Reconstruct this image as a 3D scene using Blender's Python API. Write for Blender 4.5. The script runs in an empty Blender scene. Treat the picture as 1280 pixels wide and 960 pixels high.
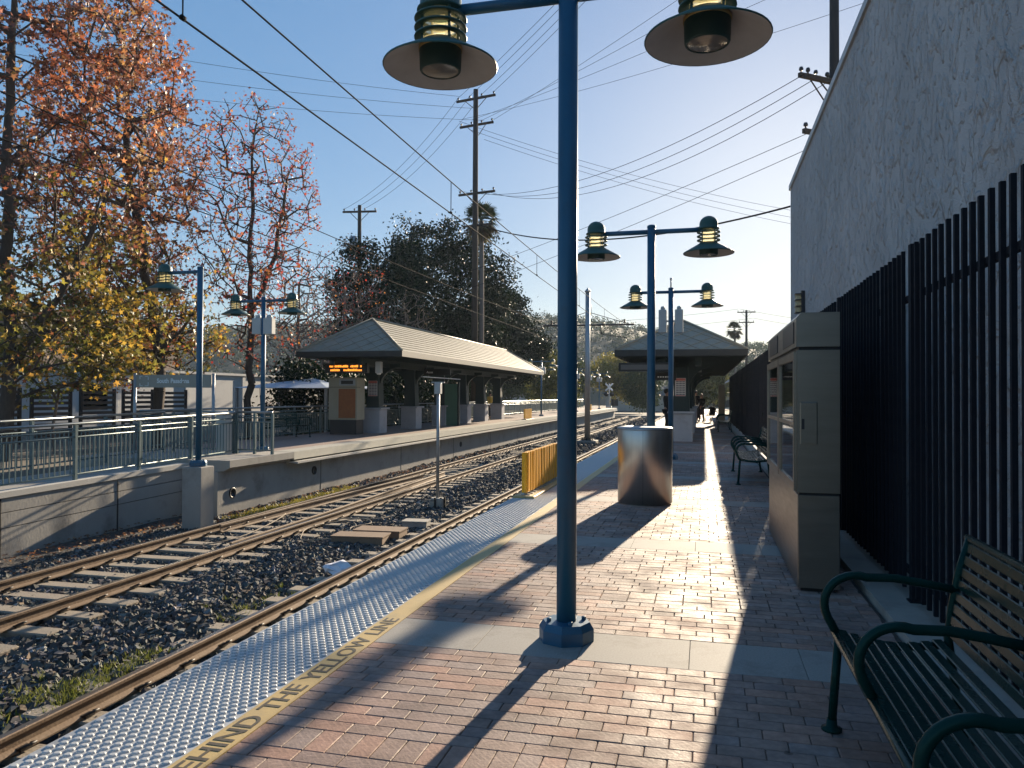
import bpy, bmesh, math, random
import numpy as np
from mathutils import Vector, Matrix, Euler
R = math.radians
random.seed(7)
RNG = np.random.default_rng(11)
S = bpy.context.scene
COL = S.collection

# ------------------------------------------------------------------ camera, sky, sun, exposure
SUN_AZ, SUN_EL = 7.0, 15.0
cam_data = bpy.data.cameras.new('camera')
cam_data.sensor_width = 36.0
cam_data.lens = 36.0 * 961 / 1280
cam_data.clip_start, cam_data.clip_end = 0.05, 5000
cam = bpy.data.objects.new('camera', cam_data)
COL.objects.link(cam)
cam.location = (0, 0, 1.5)
cam.rotation_euler = (Matrix.Rotation(R(14.0), 4, 'Z') @ Matrix.Rotation(R(90.85), 4, 'X') @ Matrix.Rotation(R(0.25), 4, 'Z')).to_euler()
S.camera = cam
world = bpy.data.worlds.new('World')
S.world = world
world.use_nodes = True
wn = world.node_tree
sky = wn.nodes.new('ShaderNodeTexSky')
sky.sky_type = 'NISHITA'
sky.sun_disc = False
sky.sun_elevation = R(SUN_EL)
sky.sun_rotation = R(SUN_AZ)
sky.altitude = 0
sky.air_density = 1.0
sky.dust_density = 0.38
sky.ozone_density = 4.0
bg = wn.nodes['Background']
bg.inputs['Strength'].default_value = 0.128
ga = wn.nodes.new('ShaderNodeGamma'); ga.inputs['Gamma'].default_value = 0.44
hs = wn.nodes.new('ShaderNodeHueSaturation'); hs.inputs['Saturation'].default_value = 1.72; hs.inputs['Hue'].default_value = 0.508
wn.links.new(sky.outputs['Color'], ga.inputs['Color']); wn.links.new(ga.outputs['Color'], hs.inputs['Color']); wn.links.new(hs.outputs['Color'], bg.inputs['Color'])
sun_data = bpy.data.lights.new('sun', 'SUN')
sun_data.energy = 5.0
sun_data.angle = R(0.53)
sun_data.color = (1.0, 0.83, 0.61)
sun = bpy.data.objects.new('sun', sun_data)
COL.objects.link(sun)
_sd = Vector((math.sin(R(SUN_AZ)) * math.cos(R(SUN_EL)), math.cos(R(SUN_AZ)) * math.cos(R(SUN_EL)), math.sin(R(SUN_EL))))
sun.rotation_euler = _sd.to_track_quat('Z', 'Y').to_euler()
S.view_settings.view_transform = 'Standard'
S.view_settings.look = 'None'
S.view_settings.gamma = 1.0
S.view_settings.use_curve_mapping = False
S.view_settings.exposure = 1.4
S.render.engine = 'CYCLES'
S.cycles.max_bounces = 6
S.cycles.transparent_max_bounces = 8
S.cycles.volume_bounces = 0

# ------------------------------------------------------------------ helpers
def tag(o, label=None, cat=None, group=None, kind=None):
    if label: o['label'] = label
    if cat: o['category'] = cat
    if group: o['group'] = group
    if kind: o['kind'] = kind
    return o

def thing(name, loc, label, cat, group=None, rz=0.0):
    o = bpy.data.objects.new(name, None)
    o.empty_display_size = 0.2
    COL.objects.link(o)
    o.location = loc
    o.rotation_euler = (0, 0, rz)
    return tag(o, label, cat, group)

def link(name, me, m, parent=None, loc=None):
    o = bpy.data.objects.new(name, me)
    if m is not None and len(me.materials) == 0:
        me.materials.append(m)
    COL.objects.link(o)
    if parent is not None: o.parent = parent
    if loc is not None: o.location = loc
    return o

def dup(root, loc=None, rz=None, label=None, group=None):
    def rec(o, p):
        c = o.copy()
        COL.objects.link(c)
        c.parent = p
        for ch in list(o.children):
            rec(ch, c)
        return c
    r = rec(root, None)
    if loc is not None: r.location = loc
    if rz is not None: r.rotation_euler = (0, 0, rz)
    if label: r['label'] = label
    if group: r['group'] = group
    return r

class MB:
    def __init__(s):
        s.v, s.f, s.sm = [], [], []
    def add(s, vs, fs, smooth=False):
        b = len(s.v)
        s.v += [tuple(p) for p in vs]
        s.f += [tuple(i + b for i in f) for f in fs]
        s.sm += [smooth] * len(fs)
        return s
    def box(s, x0, x1, y0, y1, z0, z1, M=None):
        vs = [(x0,y0,z0),(x1,y0,z0),(x1,y1,z0),(x0,y1,z0),(x0,y0,z1),(x1,y0,z1),(x1,y1,z1),(x0,y1,z1)]
        if M is not None: vs = [M @ Vector(p) for p in vs]
        return s.add(vs, [(0,3,2,1),(4,5,6,7),(0,1,5,4),(1,2,6,5),(2,3,7,6),(3,0,4,7)])
    def bbox(s, x0, x1, y0, y1, z0, z1, b=0.01, M=None):
        # box with bevelled vertical edges and top edges
        def ring(i, z):
            return [(x0+i+b,y0+i,z),(x1-i-b,y0+i,z),(x1-i,y0+i+b,z),(x1-i,y1-i-b,z),(x1-i-b,y1-i,z),(x0+i+b,y1-i,z),(x0+i,y1-i-b,z),(x0+i,y0+i+b,z)]
        vs = ring(0, z0) + ring(0, z1-b) + ring(b, z1)
        fs = []
        for k in (0, 1):
            for i in range(8):
                j = (i+1) % 8
                fs.append((k*8+i, k*8+j, k*8+8+j, k*8+8+i))
        fs.append(tuple(range(16, 24)))
        fs.append(tuple(range(7, -1, -1)))
        if M is not None: vs = [M @ Vector(p) for p in vs]
        return s.add(vs, fs)
    def lathe(s, prof, n=24, c=(0,0,0), smooth=True, caps=True, M=None):
        vs, fs = [], []
        for (r, z) in prof:
            for i in range(n):
                a = 2*math.pi*i/n
                vs.append(Vector((c[0]+r*math.cos(a), c[1]+r*math.sin(a), c[2]+z)))
        for k in range(len(prof)-1):
            for i in range(n):
                j = (i+1) % n
                fs.append((k*n+i, k*n+j, (k+1)*n+j, (k+1)*n+i))
        if caps:
            if prof[0][0] > 1e-4: fs.append(tuple(range(n-1, -1, -1)))
            if prof[-1][0] > 1e-4:
                b = (len(prof)-1)*n
                fs.append(tuple(range(b, b+n)))
        if M is not None: vs = [M @ p for p in vs]
        return s.add(vs, fs, smooth)
    def tube(s, pts, r, n=8, smooth=True, caps=True, closed=False):
        pts = [Vector(p) for p in pts]
        rs = r if isinstance(r, (list, tuple)) else [r]*len(pts)
        vs, fs = [], []
        up = None
        m = len(pts)
        for k, p in enumerate(pts):
            if closed:
                t = (pts[(k+1) % m]-pts[k-1])
            else:
                t = (pts[min(k+1, m-1)]-pts[max(k-1, 0)])
            t.normalize()
            if up is None:
                up = Vector((0,0,1)) if abs(t.z) < 0.9 else Vector((0,1,0))
            a = t.cross(up)
            if a.length < 1e-5: a = t.orthogonal()
            a.normalize()
            up = a.cross(t).normalized()
            for i in range(n):
                g = 2*math.pi*(i+0.5)/n
                vs.append(p + (a*math.cos(g)+up*math.sin(g))*rs[k])
        segs = m if closed else m-1
        for k in range(segs):
            k2 = (k+1) % m
            for i in range(n):
                j = (i+1) % n
                fs.append((k*n+i, k*n+j, k2*n+j, k2*n+i))
        if caps and not closed:
            fs.append(tuple(range(n-1, -1, -1)))
            fs.append(tuple(range((m-1)*n, m*n)))
        return s.add(vs, fs, smooth)
    def prism(s, poly, axis, a0, a1, M=None):
        # polygon in the two other axes, extruded along axis 0/1/2
        n = len(poly)
        vs = []
        for a in (a0, a1):
            for (p, q) in poly:
                vs.append({0: (a,p,q), 1: (p,a,q), 2: (p,q,a)}[axis])
        fs = [tuple(range(n-1,-1,-1)), tuple(range(n, 2*n))]
        for i in range(n):
            j = (i+1) % n
            fs.append((i, j, n+j, n+i))
        if M is not None: vs = [M @ Vector(p) for p in vs]
        return s.add(vs, fs)
    def sphere(s, c, r, n=12, m=8, sc=(1,1,1)):
        prof = [(r*math.sin(math.pi*k/m)*1.0, -r*math.cos(math.pi*k/m)) for k in range(m+1)]
        prof[0] = (1e-5, -r); prof[-1] = (1e-5, r)
        M = Matrix.Translation(c) @ Matrix.Diagonal((sc[0], sc[1], sc[2], 1))
        return s.lathe(prof, n, (0,0,0), True, False, M)
    def mesh(s, name, fix=True):
        me = bpy.data.meshes.new(name)
        me.from_pydata(s.v, [], s.f)
        me.polygons.foreach_set('use_smooth', s.sm)
        if fix:
            bm = bmesh.new(); bm.from_mesh(me)
            bmesh.ops.recalc_face_normals(bm, faces=bm.faces)
            bm.to_mesh(me); bm.free()
        me.update()
        return me
    def build(s, name, m, parent=None, loc=None, fix=True):
        return link(name, s.mesh(name, fix), m, parent, loc)

def np_mesh(name, V, F, m, parent=None, cols=None, smooth=False, kind=None):
    """V (n,3), F (k,c) constant polygon size; cols (n,3) per vertex colour"""
    me = bpy.data.meshes.new(name)
    k, c = F.shape
    me.vertices.add(len(V)); me.vertices.foreach_set('co', np.ascontiguousarray(V, dtype=np.float32).ravel())
    me.loops.add(k*c); me.loops.foreach_set('vertex_index', np.ascontiguousarray(F, dtype=np.int32).ravel())
    me.polygons.add(k)
    me.polygons.foreach_set('loop_start', np.arange(0, k*c, c, dtype=np.int32))
    me.polygons.foreach_set('use_smooth', np.full(k, smooth))
    me.update(calc_edges=True)
    if cols is not None:
        at = me.color_attributes.new('Col', 'FLOAT_COLOR', 'POINT')
        cc = np.ones((len(V), 4), dtype=np.float32); cc[:, :3] = cols
        at.data.foreach_set('color', cc.ravel())
    o = link(name, me, m, parent)
    if kind: o['kind'] = kind
    return o

# ------------------------------------------------------------------ materials
def nt_new(name):
    m = bpy.data.materials.new(name)
    m.use_nodes = True
    nt = m.node_tree
    return m, nt, nt.nodes['Principled BSDF']

def mat(name, c, rough=0.6, metal=0.0, c2=None, nscale=3.0, namt=0.5, ndet=5.0, bump=0.0, bscale=40.0, spec=None, stretch=None, rvar=0.0, dirt=None, dscale=1.2):
    m, nt, p = nt_new(name)
    N, L = nt.nodes, nt.links
    p.inputs['Base Color'].default_value = (*c, 1)
    p.inputs['Roughness'].default_value = rough
    p.inputs['Metallic'].default_value = metal
    if spec is not None: p.inputs['Specular IOR Level'].default_value = spec
    tc = N.new('ShaderNodeTexCoord')
    src = tc.outputs['Object']
    if stretch:
        mp = N.new('ShaderNodeMapping'); mp.inputs['Scale'].default_value = stretch
        L.new(src, mp.inputs['Vector']); src = mp.outputs['Vector']
    out = None
    if c2 is not None:
        nz = N.new('ShaderNodeTexNoise'); nz.inputs['Scale'].default_value = nscale; nz.inputs['Detail'].default_value = ndet
        nz.inputs['Roughness'].default_value = 0.65
        L.new(src, nz.inputs['Vector'])
        rp = N.new('ShaderNodeValToRGB')
        rp.color_ramp.elements[0].position = 0.5-0.25*namt-0.05; rp.color_ramp.elements[1].position = 0.5+0.25*namt+0.05
        rp.color_ramp.elements[0].color = (*c, 1); rp.color_ramp.elements[1].color = (*c2, 1)
        L.new(nz.outputs['Fac'], rp.inputs['Fac'])
        out = rp.outputs['Color']
    if dirt is not None:
        nz2 = N.new('ShaderNodeTexNoise'); nz2.inputs['Scale'].default_value = dscale; nz2.inputs['Detail'].default_value = 8
        nz2.inputs['Roughness'].default_value = 0.7
        L.new(tc.outputs['Object'], nz2.inputs['Vector'])
        rp2 = N.new('ShaderNodeValToRGB')
        rp2.color_ramp.elements[0].position = 0.52; rp2.color_ramp.elements[1].position = 0.72
        rp2.color_ramp.elements[0].color = (0,0,0,1); rp2.color_ramp.elements[1].color = (0.75,0.75,0.75,1)
        L.new(nz2.outputs['Fac'], rp2.inputs['Fac'])
        mx = N.new('ShaderNodeMixRGB'); mx.inputs['Color2'].default_value = (*dirt, 1)
        L.new(rp2.outputs['Color'], mx.inputs['Fac'])
        if out is not None: L.new(out, mx.inputs['Color1'])
        else: mx.inputs['Color1'].default_value = (*c, 1)
        out = mx.outputs['Color']
    if out is not None: L.new(out, p.inputs['Base Color'])
    if rvar > 0:
        nr = N.new('ShaderNodeTexNoise'); nr.inputs['Scale'].default_value = nscale*2.3; nr.inputs['Detail'].default_value = 4
        L.new(src, nr.inputs['Vector'])
        mr = N.new('ShaderNodeMapRange'); mr.inputs['To Min'].default_value = max(0.02, rough-rvar); mr.inputs['To Max'].default_value = min(1, rough+rvar)
        L.new(nr.outputs['Fac'], mr.inputs['Value']); L.new(mr.outputs['Result'], p.inputs['Roughness'])
    if bump > 0:
        nb = N.new('ShaderNodeTexNoise'); nb.inputs['Scale'].default_value = bscale; nb.inputs['Detail'].default_value = 5
        L.new(src, nb.inputs['Vector'])
        b = N.new('ShaderNodeBump'); b.inputs['Strength'].default_value = bump; b.inputs['Distance'].default_value = 0.02
        L.new(nb.outputs['Fac'], b.inputs['Height']); L.new(b.outputs['Normal'], p.inputs['Normal'])
    return m

def mat_attr(name, rough=0.6, spec=0.4, trans=0.0, tcol=(1.3,1.1,0.7), bump=0.0, bscale=60, mul2=None, nscale=14.0, stains=False):
    m, nt, p = nt_new(name)
    N, L = nt.nodes, nt.links
    at = N.new('ShaderNodeAttribute'); at.attribute_name = 'Col'
    col = at.outputs['Color']
    p.inputs['Roughness'].default_value = rough
    p.inputs['Specular IOR Level'].default_value = spec
    tc = N.new('ShaderNodeTexCoord')
    if mul2 is not None:
        nz = N.new('ShaderNodeTexNoise'); nz.inputs['Scale'].default_value = nscale; nz.inputs['Detail'].default_value = 6
        L.new(tc.outputs['Object'], nz.inputs['Vector'])
        mr = N.new('ShaderNodeMapRange'); mr.inputs['From Min'].default_value = 0.3; mr.inputs['From Max'].default_value = 0.7
        mr.inputs['To Min'].default_value = mul2[0]; mr.inputs['To Max'].default_value = mul2[1]
        L.new(nz.outputs['Fac'], mr.inputs['Value'])
        mx = N.new('ShaderNodeVectorMath'); mx.operation = 'SCALE'
        L.new(col, mx.inputs[0]); L.new(mr.outputs['Result'], mx.inputs['Scale'])
        col = mx.outputs['Vector']
    if stains:
        geo = N.new('ShaderNodeNewGeometry')
        def nz_(sc, lo, hi, a, b_, det=6):
            q = N.new('ShaderNodeTexNoise'); q.inputs['Scale'].default_value = sc; q.inputs['Detail'].default_value = det; q.inputs['Roughness'].default_value = 0.65
            L.new(geo.outputs['Position'], q.inputs['Vector'])
            r_ = N.new('ShaderNodeMapRange'); r_.inputs['From Min'].default_value = lo; r_.inputs['From Max'].default_value = hi
            r_.inputs['To Min'].default_value = a; r_.inputs['To Max'].default_value = b_
            L.new(q.outputs['Fac'], r_.inputs['Value']); return r_.outputs['Result']
        vo = N.new('ShaderNodeTexVoronoi'); vo.inputs['Scale'].default_value = 3.2; vo.inputs['Randomness'].default_value = 1.0
        L.new(geo.outputs['Position'], vo.inputs['Vector'])
        gm = N.new('ShaderNodeMapRange'); gm.inputs['From Min'].default_value = 0.05; gm.inputs['From Max'].default_value = 0.075
        gm.inputs['To Min'].default_value = 0.5; gm.inputs['To Max'].default_value = 1.0
        L.new(vo.outputs['Distance'], gm.inputs['Value'])
        for f in (nz_(0.9,0.35,0.65,0.72,1.1), nz_(5.0,0.4,0.72,1.06,0.74), gm.outputs['Result']):
            m3 = N.new('ShaderNodeVectorMath'); m3.operation = 'SCALE'
            L.new(col, m3.inputs[0]); L.new(f, m3.inputs['Scale']); col = m3.outputs['Vector']
        L.new(nz_(3.0,0.35,0.65,rough-0.12,rough+0.15), p.inputs['Roughness'])
    L.new(col, p.inputs['Base Color'])
    if bump > 0:
        nb = N.new('ShaderNodeTexNoise'); nb.inputs['Scale'].default_value = bscale; nb.inputs['Detail'].default_value = 5
        L.new(tc.outputs['Object'], nb.inputs['Vector'])
        b = N.new('ShaderNodeBump'); b.inputs['Strength'].default_value = bump; b.inputs['Distance'].default_value = 0.01
        L.new(nb.outputs['Fac'], b.inputs['Height']); L.new(b.outputs['Normal'], p.inputs['Normal'])
    if trans > 0:
        t = N.new('ShaderNodeBsdfTranslucent')
        v = N.new('ShaderNodeVectorMath'); v.operation = 'MULTIPLY'; v.inputs[1].default_value = tcol
        L.new(col, v.inputs[0]); L.new(v.outputs['Vector'], t.inputs['Color'])
        mix = N.new('ShaderNodeMixShader'); mix.inputs['Fac'].default_value = trans
        L.new(p.outputs['BSDF'], mix.inputs[1]); L.new(t.outputs['BSDF'], mix.inputs[2])
        L.new(mix.outputs['Shader'], N['Material Output'].inputs['Surface'])
    return m

M = {}
M['pole_blue'] = mat('pole_blue', (0.012,0.092,0.175), 0.42, 0.0, (0.018,0.105,0.19), 4, 0.6, bump=0.05, bscale=90, rvar=0.08, dirt=(0.03,0.075,0.11), dscale=3)
M['lamp_green'] = mat('lamp_green', (0.02,0.075,0.06), 0.45, 0.0, (0.03,0.095,0.08), 6, 0.6, rvar=0.08, dirt=(0.07,0.09,0.07), dscale=5)
M['lamp_inner'] = mat('lamp_inner', (0.55,0.53,0.50), 0.7, 0.0, (0.46,0.44,0.41), 6, 0.8)
M['lamp_can'] = mat('lamp_can', (0.01,0.045,0.04), 0.5)
M['brass'] = mat('brass', (0.42,0.30,0.12), 0.4, 0.7)
def glassy(name, c, rough=0.25, fac=0.6):
    m, nt, p = nt_new(name)
    N, L = nt.nodes, nt.links
    p.inputs['Base Color'].default_value = (*c, 1); p.inputs['Roughness'].default_value = rough
    t = N.new('ShaderNodeBsdfTranslucent'); t.inputs['Color'].default_value = (min(1,c[0]*1.15), min(1,c[1]*1.1), c[2], 1)
    mix = N.new('ShaderNodeMixShader'); mix.inputs['Fac'].default_value = fac
    L.new(p.outputs['BSDF'], mix.inputs[1]); L.new(t.outputs['BSDF'], mix.inputs[2])
    L.new(mix.outputs['Shader'], N['Material Output'].inputs['Surface'])
    return m
M['lamp_glass'] = glassy('lamp_glass', (0.95,0.86,0.62), 0.2, 0.75)
_nt = M['lamp_glass'].node_tree
_o = _nt.nodes['Material Output']; _sh = _o.inputs['Surface'].links[0].from_socket
_tr = _nt.nodes.new('ShaderNodeBsdfTransparent'); _tr.inputs['Color'].default_value = (1.0,0.95,0.8,1)
_mx = _nt.nodes.new('ShaderNodeMixShader'); _mx.inputs['Fac'].default_value = 0.65
_nt.links.new(_sh, _mx.inputs[1]); _nt.links.new(_tr.outputs['BSDF'], _mx.inputs[2]); _nt.links.new(_mx.outputs['Shader'], _o.inputs['Surface'])
M['lens'] = mat('lens', (0.30,0.27,0.22), 0.15, 0.3, (0.2,0.18,0.15), 9, 0.8)
M['steel'] = mat('steel', (0.60,0.58,0.55), 0.36, 1.0, (0.52,0.50,0.47), 2.5, 0.8, stretch=(14,14,0.6), bump=0.03, bscale=60, rvar=0.08)
M['steel_box'] = mat('steel_box', (0.30,0.275,0.24), 0.36, 1.0, (0.24,0.22,0.19), 1.5, 0.9, stretch=(1,1,9), rvar=0.1)
M['steel_dark'] = mat('steel_dark', (0.05,0.05,0.055), 0.4, 0.6)
M['galv'] = mat('galv', (0.42,0.43,0.44), 0.5, 0.7, (0.32,0.33,0.34), 5, 0.7)
M['rail_side'] = mat('rail_side', (0.16,0.10,0.06), 0.75, 0.1, (0.24,0.17,0.11), 5, 0.8, bump=0.15, bscale=50)
M['rail_head'] = mat('rail_head', (0.45,0.42,0.38), 0.28, 0.9, (0.33,0.29,0.25), 3, 0.8, stretch=(20,0.6,20))
M['tie'] = mat('tie', (0.25,0.205,0.155), 0.9, 0, (0.33,0.28,0.215), 6, 0.9, bump=0.25, bscale=35, dirt=(0.15,0.12,0.10), dscale=3)
M['clip'] = mat('clip', (0.03,0.025,0.022), 0.6, 0.3)
M['ballast'] = mat('ballast', (0.035,0.034,0.035), 0.95, 0, (0.075,0.07,0.067), 18, 0.8, bump=0.9, bscale=26)
M['stone'] = mat_attr('stone', 0.85, 0.3, bump=0.0)
M['concrete'] = mat('concrete', (0.30,0.28,0.25), 0.88, 0, (0.37,0.35,0.31), 2.2, 0.9, bump=0.15, bscale=30, dirt=(0.17,0.155,0.14), dscale=1.5)
M['concrete_wall'] = mat('concrete_wall', (0.30,0.285,0.26), 0.9, 0, (0.37,0.35,0.32), 1.6, 0.9, bump=0.18, bscale=24, dirt=(0.15,0.14,0.125), dscale=1.0, stretch=(1,1,0.5))
M['concrete_pale'] = mat('concrete_pale', (0.44,0.42,0.38), 0.85, 0, (0.50,0.48,0.44), 4, 0.8, bump=0.1, bscale=40)
M['granite'] = mat('granite', (0.26,0.245,0.225), 0.78, 0, (0.35,0.335,0.31), 90, 0.9, ndet=2, spec=0.25, bump=0.06, bscale=120, rvar=0.1, dirt=(0.18,0.165,0.145), dscale=2.5)
M['mortar'] = mat('mortar', (0.06,0.048,0.04), 0.95, 0, (0.08,0.064,0.053), 20, 0.8)
M['brick'] = mat_attr('brick', 0.68, 0.22, bump=0.25, bscale=55, mul2=(0.8,1.16), nscale=22, stains=True)
M['tactile'] = mat('tactile', (0.50,0.52,0.53), 0.38, 0.0, (0.40,0.42,0.43), 4, 0.9, rvar=0.12, spec=0.6, dirt=(0.30,0.30,0.29), dscale=2.5)
M['dome'] = mat('dome', (0.52,0.54,0.55), 0.38, 0.0, (0.44,0.46,0.47), 5, 0.9, spec=0.6)
M['yellow_line'] = mat('yellow_line', (0.55,0.40,0.17), 0.6, 0, (0.48,0.35,0.15), 5, 0.8, bump=0.05, bscale=80, dirt=(0.32,0.26,0.16), dscale=3)
M['letter'] = mat('letter', (0.035,0.03,0.025), 0.7, 0, (0.09,0.075,0.05), 30, 0.5)
M['barrier_yellow'] = mat('barrier_yellow', (0.95,0.47,0.010), 0.45, 0, (0.85,0.40,0.010), 4, 0.8, dirt=(0.42,0.24,0.05), dscale=3)
M['bench_green'] = mat('bench_green', (0.004,0.027,0.024), 0.26, 0.0, (0.007,0.035,0.031), 6, 0.8, spec=0.16, rvar=0.07, bump=0.02, bscale=60, dirt=(0.014,0.036,0.033), dscale=6)
M['bench_green'].node_tree.nodes['Principled BSDF'].inputs['Specular Tint'].default_value = (0.42,0.85,0.78,1)
M['fence_dark'] = mat('fence_dark', (0.011,0.014,0.02), 0.75, 0, (0.017,0.02,0.027), 5, 0.6, rvar=0.1, spec=0.12, dirt=(0.03,0.03,0.032), dscale=4)
M['rail_paint'] = mat('rail_paint', (0.11,0.16,0.165), 0.38, 0.2, (0.14,0.19,0.19), 6, 0.8)
M['rail_top'] = mat('rail_top', (0.32,0.34,0.34), 0.35, 0.8, (0.24,0.26,0.26), 6, 0.8)
M['dark_green'] = mat('dark_green', (0.006,0.02,0.021), 0.6, 0, (0.009,0.026,0.027), 4, 0.7, stretch=(9,9,1))
M['green_panel'] = mat('green_panel', (0.07,0.19,0.13), 0.45, 0.1, (0.055,0.15,0.11), 3, 0.8)
M['shingle'] = mat('shingle', (0.14,0.16,0.17), 0.85, 0, (0.19,0.21,0.21), 6, 0.9, bump=0.3, bscale=50)
M['roof_pale'] = mat('roof_pale', (0.40,0.36,0.29), 0.8, 0, (0.47,0.43,0.35), 5, 0.9, bump=0.2, bscale=50)
M['fascia'] = mat('fascia', (0.02,0.023,0.023), 0.6, 0, (0.03,0.033,0.033), 5, 0.8)
M['soffit'] = mat('soffit', (0.014,0.014,0.013), 0.8)
M['ped_grey'] = mat('ped_grey', (0.34,0.35,0.38), 0.7, 0, (0.40,0.41,0.44), 3, 0.8, bump=0.08, bscale=50, dirt=(0.24,0.24,0.25), dscale=2)
M['black'] = mat('black', (0.008,0.008,0.009), 0.45)
M['asphalt'] = mat('asphalt', (0.05,0.05,0.05), 0.9, 0, (0.065,0.063,0.06), 8, 0.9, bump=0.2, bscale=60)
M['soil'] = mat('soil', (0.11,0.09,0.065), 0.95, 0, (0.16,0.135,0.10), 1.5, 0.9, bump=0.3, bscale=8)
M['white_paint'] = mat('white_paint', (0.60,0.59,0.57), 0.75, 0, (0.54,0.53,0.51), 1.5, 0.8, bump=0.08, bscale=20, dirt=(0.5,0.49,0.46), dscale=0.7)
M['blue_sheet'] = mat('blue_sheet', (0.50,0.58,0.68), 0.5, 0, (0.44,0.52,0.62), 1.5, 0.8, bump=0.05, bscale=6)
M['brown_wall'] = mat('brown_wall', (0.20,0.15,0.12), 0.85, 0, (0.25,0.19,0.15), 2, 0.8)
M['wood_dark'] = mat('wood_dark', (0.045,0.032,0.024), 0.85, 0, (0.07,0.052,0.04), 4, 0.8, stretch=(6,6,0.5), bump=0.3, bscale=20)
M['wood_slat'] = mat('wood_slat', (0.10,0.075,0.055), 0.8, 0, (0.14,0.105,0.08), 4, 0.8)
M['bark'] = mat('bark', (0.055,0.042,0.034), 0.95, 0, (0.10,0.08,0.066), 5, 0.9, stretch=(4,4,1), bump=0.8, bscale=18)
M['bark_grey'] = mat('bark_grey', (0.13,0.10,0.085), 0.95, 0, (0.19,0.155,0.13), 5, 0.9, stretch=(4,4,1), bump=0.6, bscale=18)
M['leaf'] = mat_attr('leaf', 0.5, 0.35, trans=0.40, tcol=(1.2,1.1,0.85))
M['leaf_dark'] = mat_attr('leaf_dark', 0.5, 0.12, trans=0.10, tcol=(1.1,1.2,0.6))
M['wire'] = mat('wire', (0.02,0.02,0.02), 0.85, 0.0, spec=0.05)
M['wire_copper'] = mat('wire_copper', (0.03,0.028,0.026), 0.85, 0.0, spec=0.05)
M['box_white'] = mat('box_white', (0.55,0.55,0.53), 0.5, 0, (0.48,0.48,0.46), 5, 0.8)
M['orange_panel'] = mat('orange_panel', (0.36,0.12,0.03), 0.5, 0, (0.24,0.07,0.02), 7, 0.9)
M['led'] = None
def emis(name, c, s):
    m, nt, p = nt_new(name)
    p.inputs['Base Color'].default_value = (0.01,0.01,0.01,1)
    p.inputs['Emission Color'].default_value = (*c, 1)
    p.inputs['Emission Strength'].default_value = s
    return m
M['led'] = emis('led', (1.0,0.30,0.03), 0.75)
M['sign_white'] = mat('sign_white', (0.75,0.75,0.73), 0.5)
M['sign_grey'] = mat('sign_grey', (0.30,0.28,0.23), 0.5, 0, (0.35,0.33,0.28), 3, 0.8)
M['poster'] = mat('poster', (0.62,0.60,0.58), 0.5)
M['poster_red'] = mat('poster_red', (0.50,0.12,0.10), 0.5)
M['print_dark'] = mat('print_dark', (0.12,0.12,0.15), 0.6)
M['rust'] = mat('rust', (0.20,0.13,0.085), 0.75, 0.2, (0.27,0.19,0.13), 6, 0.9, bump=0.1, bscale=60)
M['paper'] = mat('paper', (0.80,0.80,0.86), 0.7)
M['hill'] = mat('hill', (0.028,0.036,0.02), 0.95, 0, (0.06,0.06,0.035), 0.03, 0.9)
M['coat'] = mat('coat', (0.012,0.012,0.014), 0.85)
M['trousers'] = mat('trousers', (0.015,0.016,0.022), 0.85)
M['skin'] = mat('skin', (0.45,0.27,0.19), 0.55)
M['hair'] = mat('hair', (0.015,0.011,0.009), 0.5)
M['hair_fair'] = mat('hair_fair', (0.22,0.17,0.12), 0.5)
M['shirt_yellow'] = mat('shirt_yellow', (0.55,0.38,0.06), 0.8)
M['jeans'] = mat('jeans', (0.03,0.04,0.07), 0.85)
M['tan_metal'] = mat('tan_metal', (0.33,0.29,0.20), 0.6, 0, (0.38,0.34,0.25), 3, 0.8)

def glass_mat(name, tint=(0.55,0.62,0.62), rough=0.03):
    m, nt, p = nt_new(name)
    N, L = nt.nodes, nt.links
    gl = N.new('ShaderNodeBsdfGlossy'); gl.inputs['Roughness'].default_value = rough; gl.inputs['Color'].default_value = (0.9,0.9,0.9,1)
    tr = N.new('ShaderNodeBsdfTransparent'); tr.inputs['Color'].default_value = (*tint, 1)
    fr = N.new('ShaderNodeFresnel'); fr.inputs['IOR'].default_value = 1.6
    mix = N.new('ShaderNodeMixShader')
    L.new(fr.outputs['Fac'], mix.inputs['Fac']); L.new(tr.outputs['BSDF'], mix.inputs[1]); L.new(gl.outputs['BSDF'], mix.inputs[2])
    L.new(mix.outputs['Shader'], N['Material Output'].inputs['Surface'])
    return m
M['glass'] = glass_mat('glass')

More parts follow.
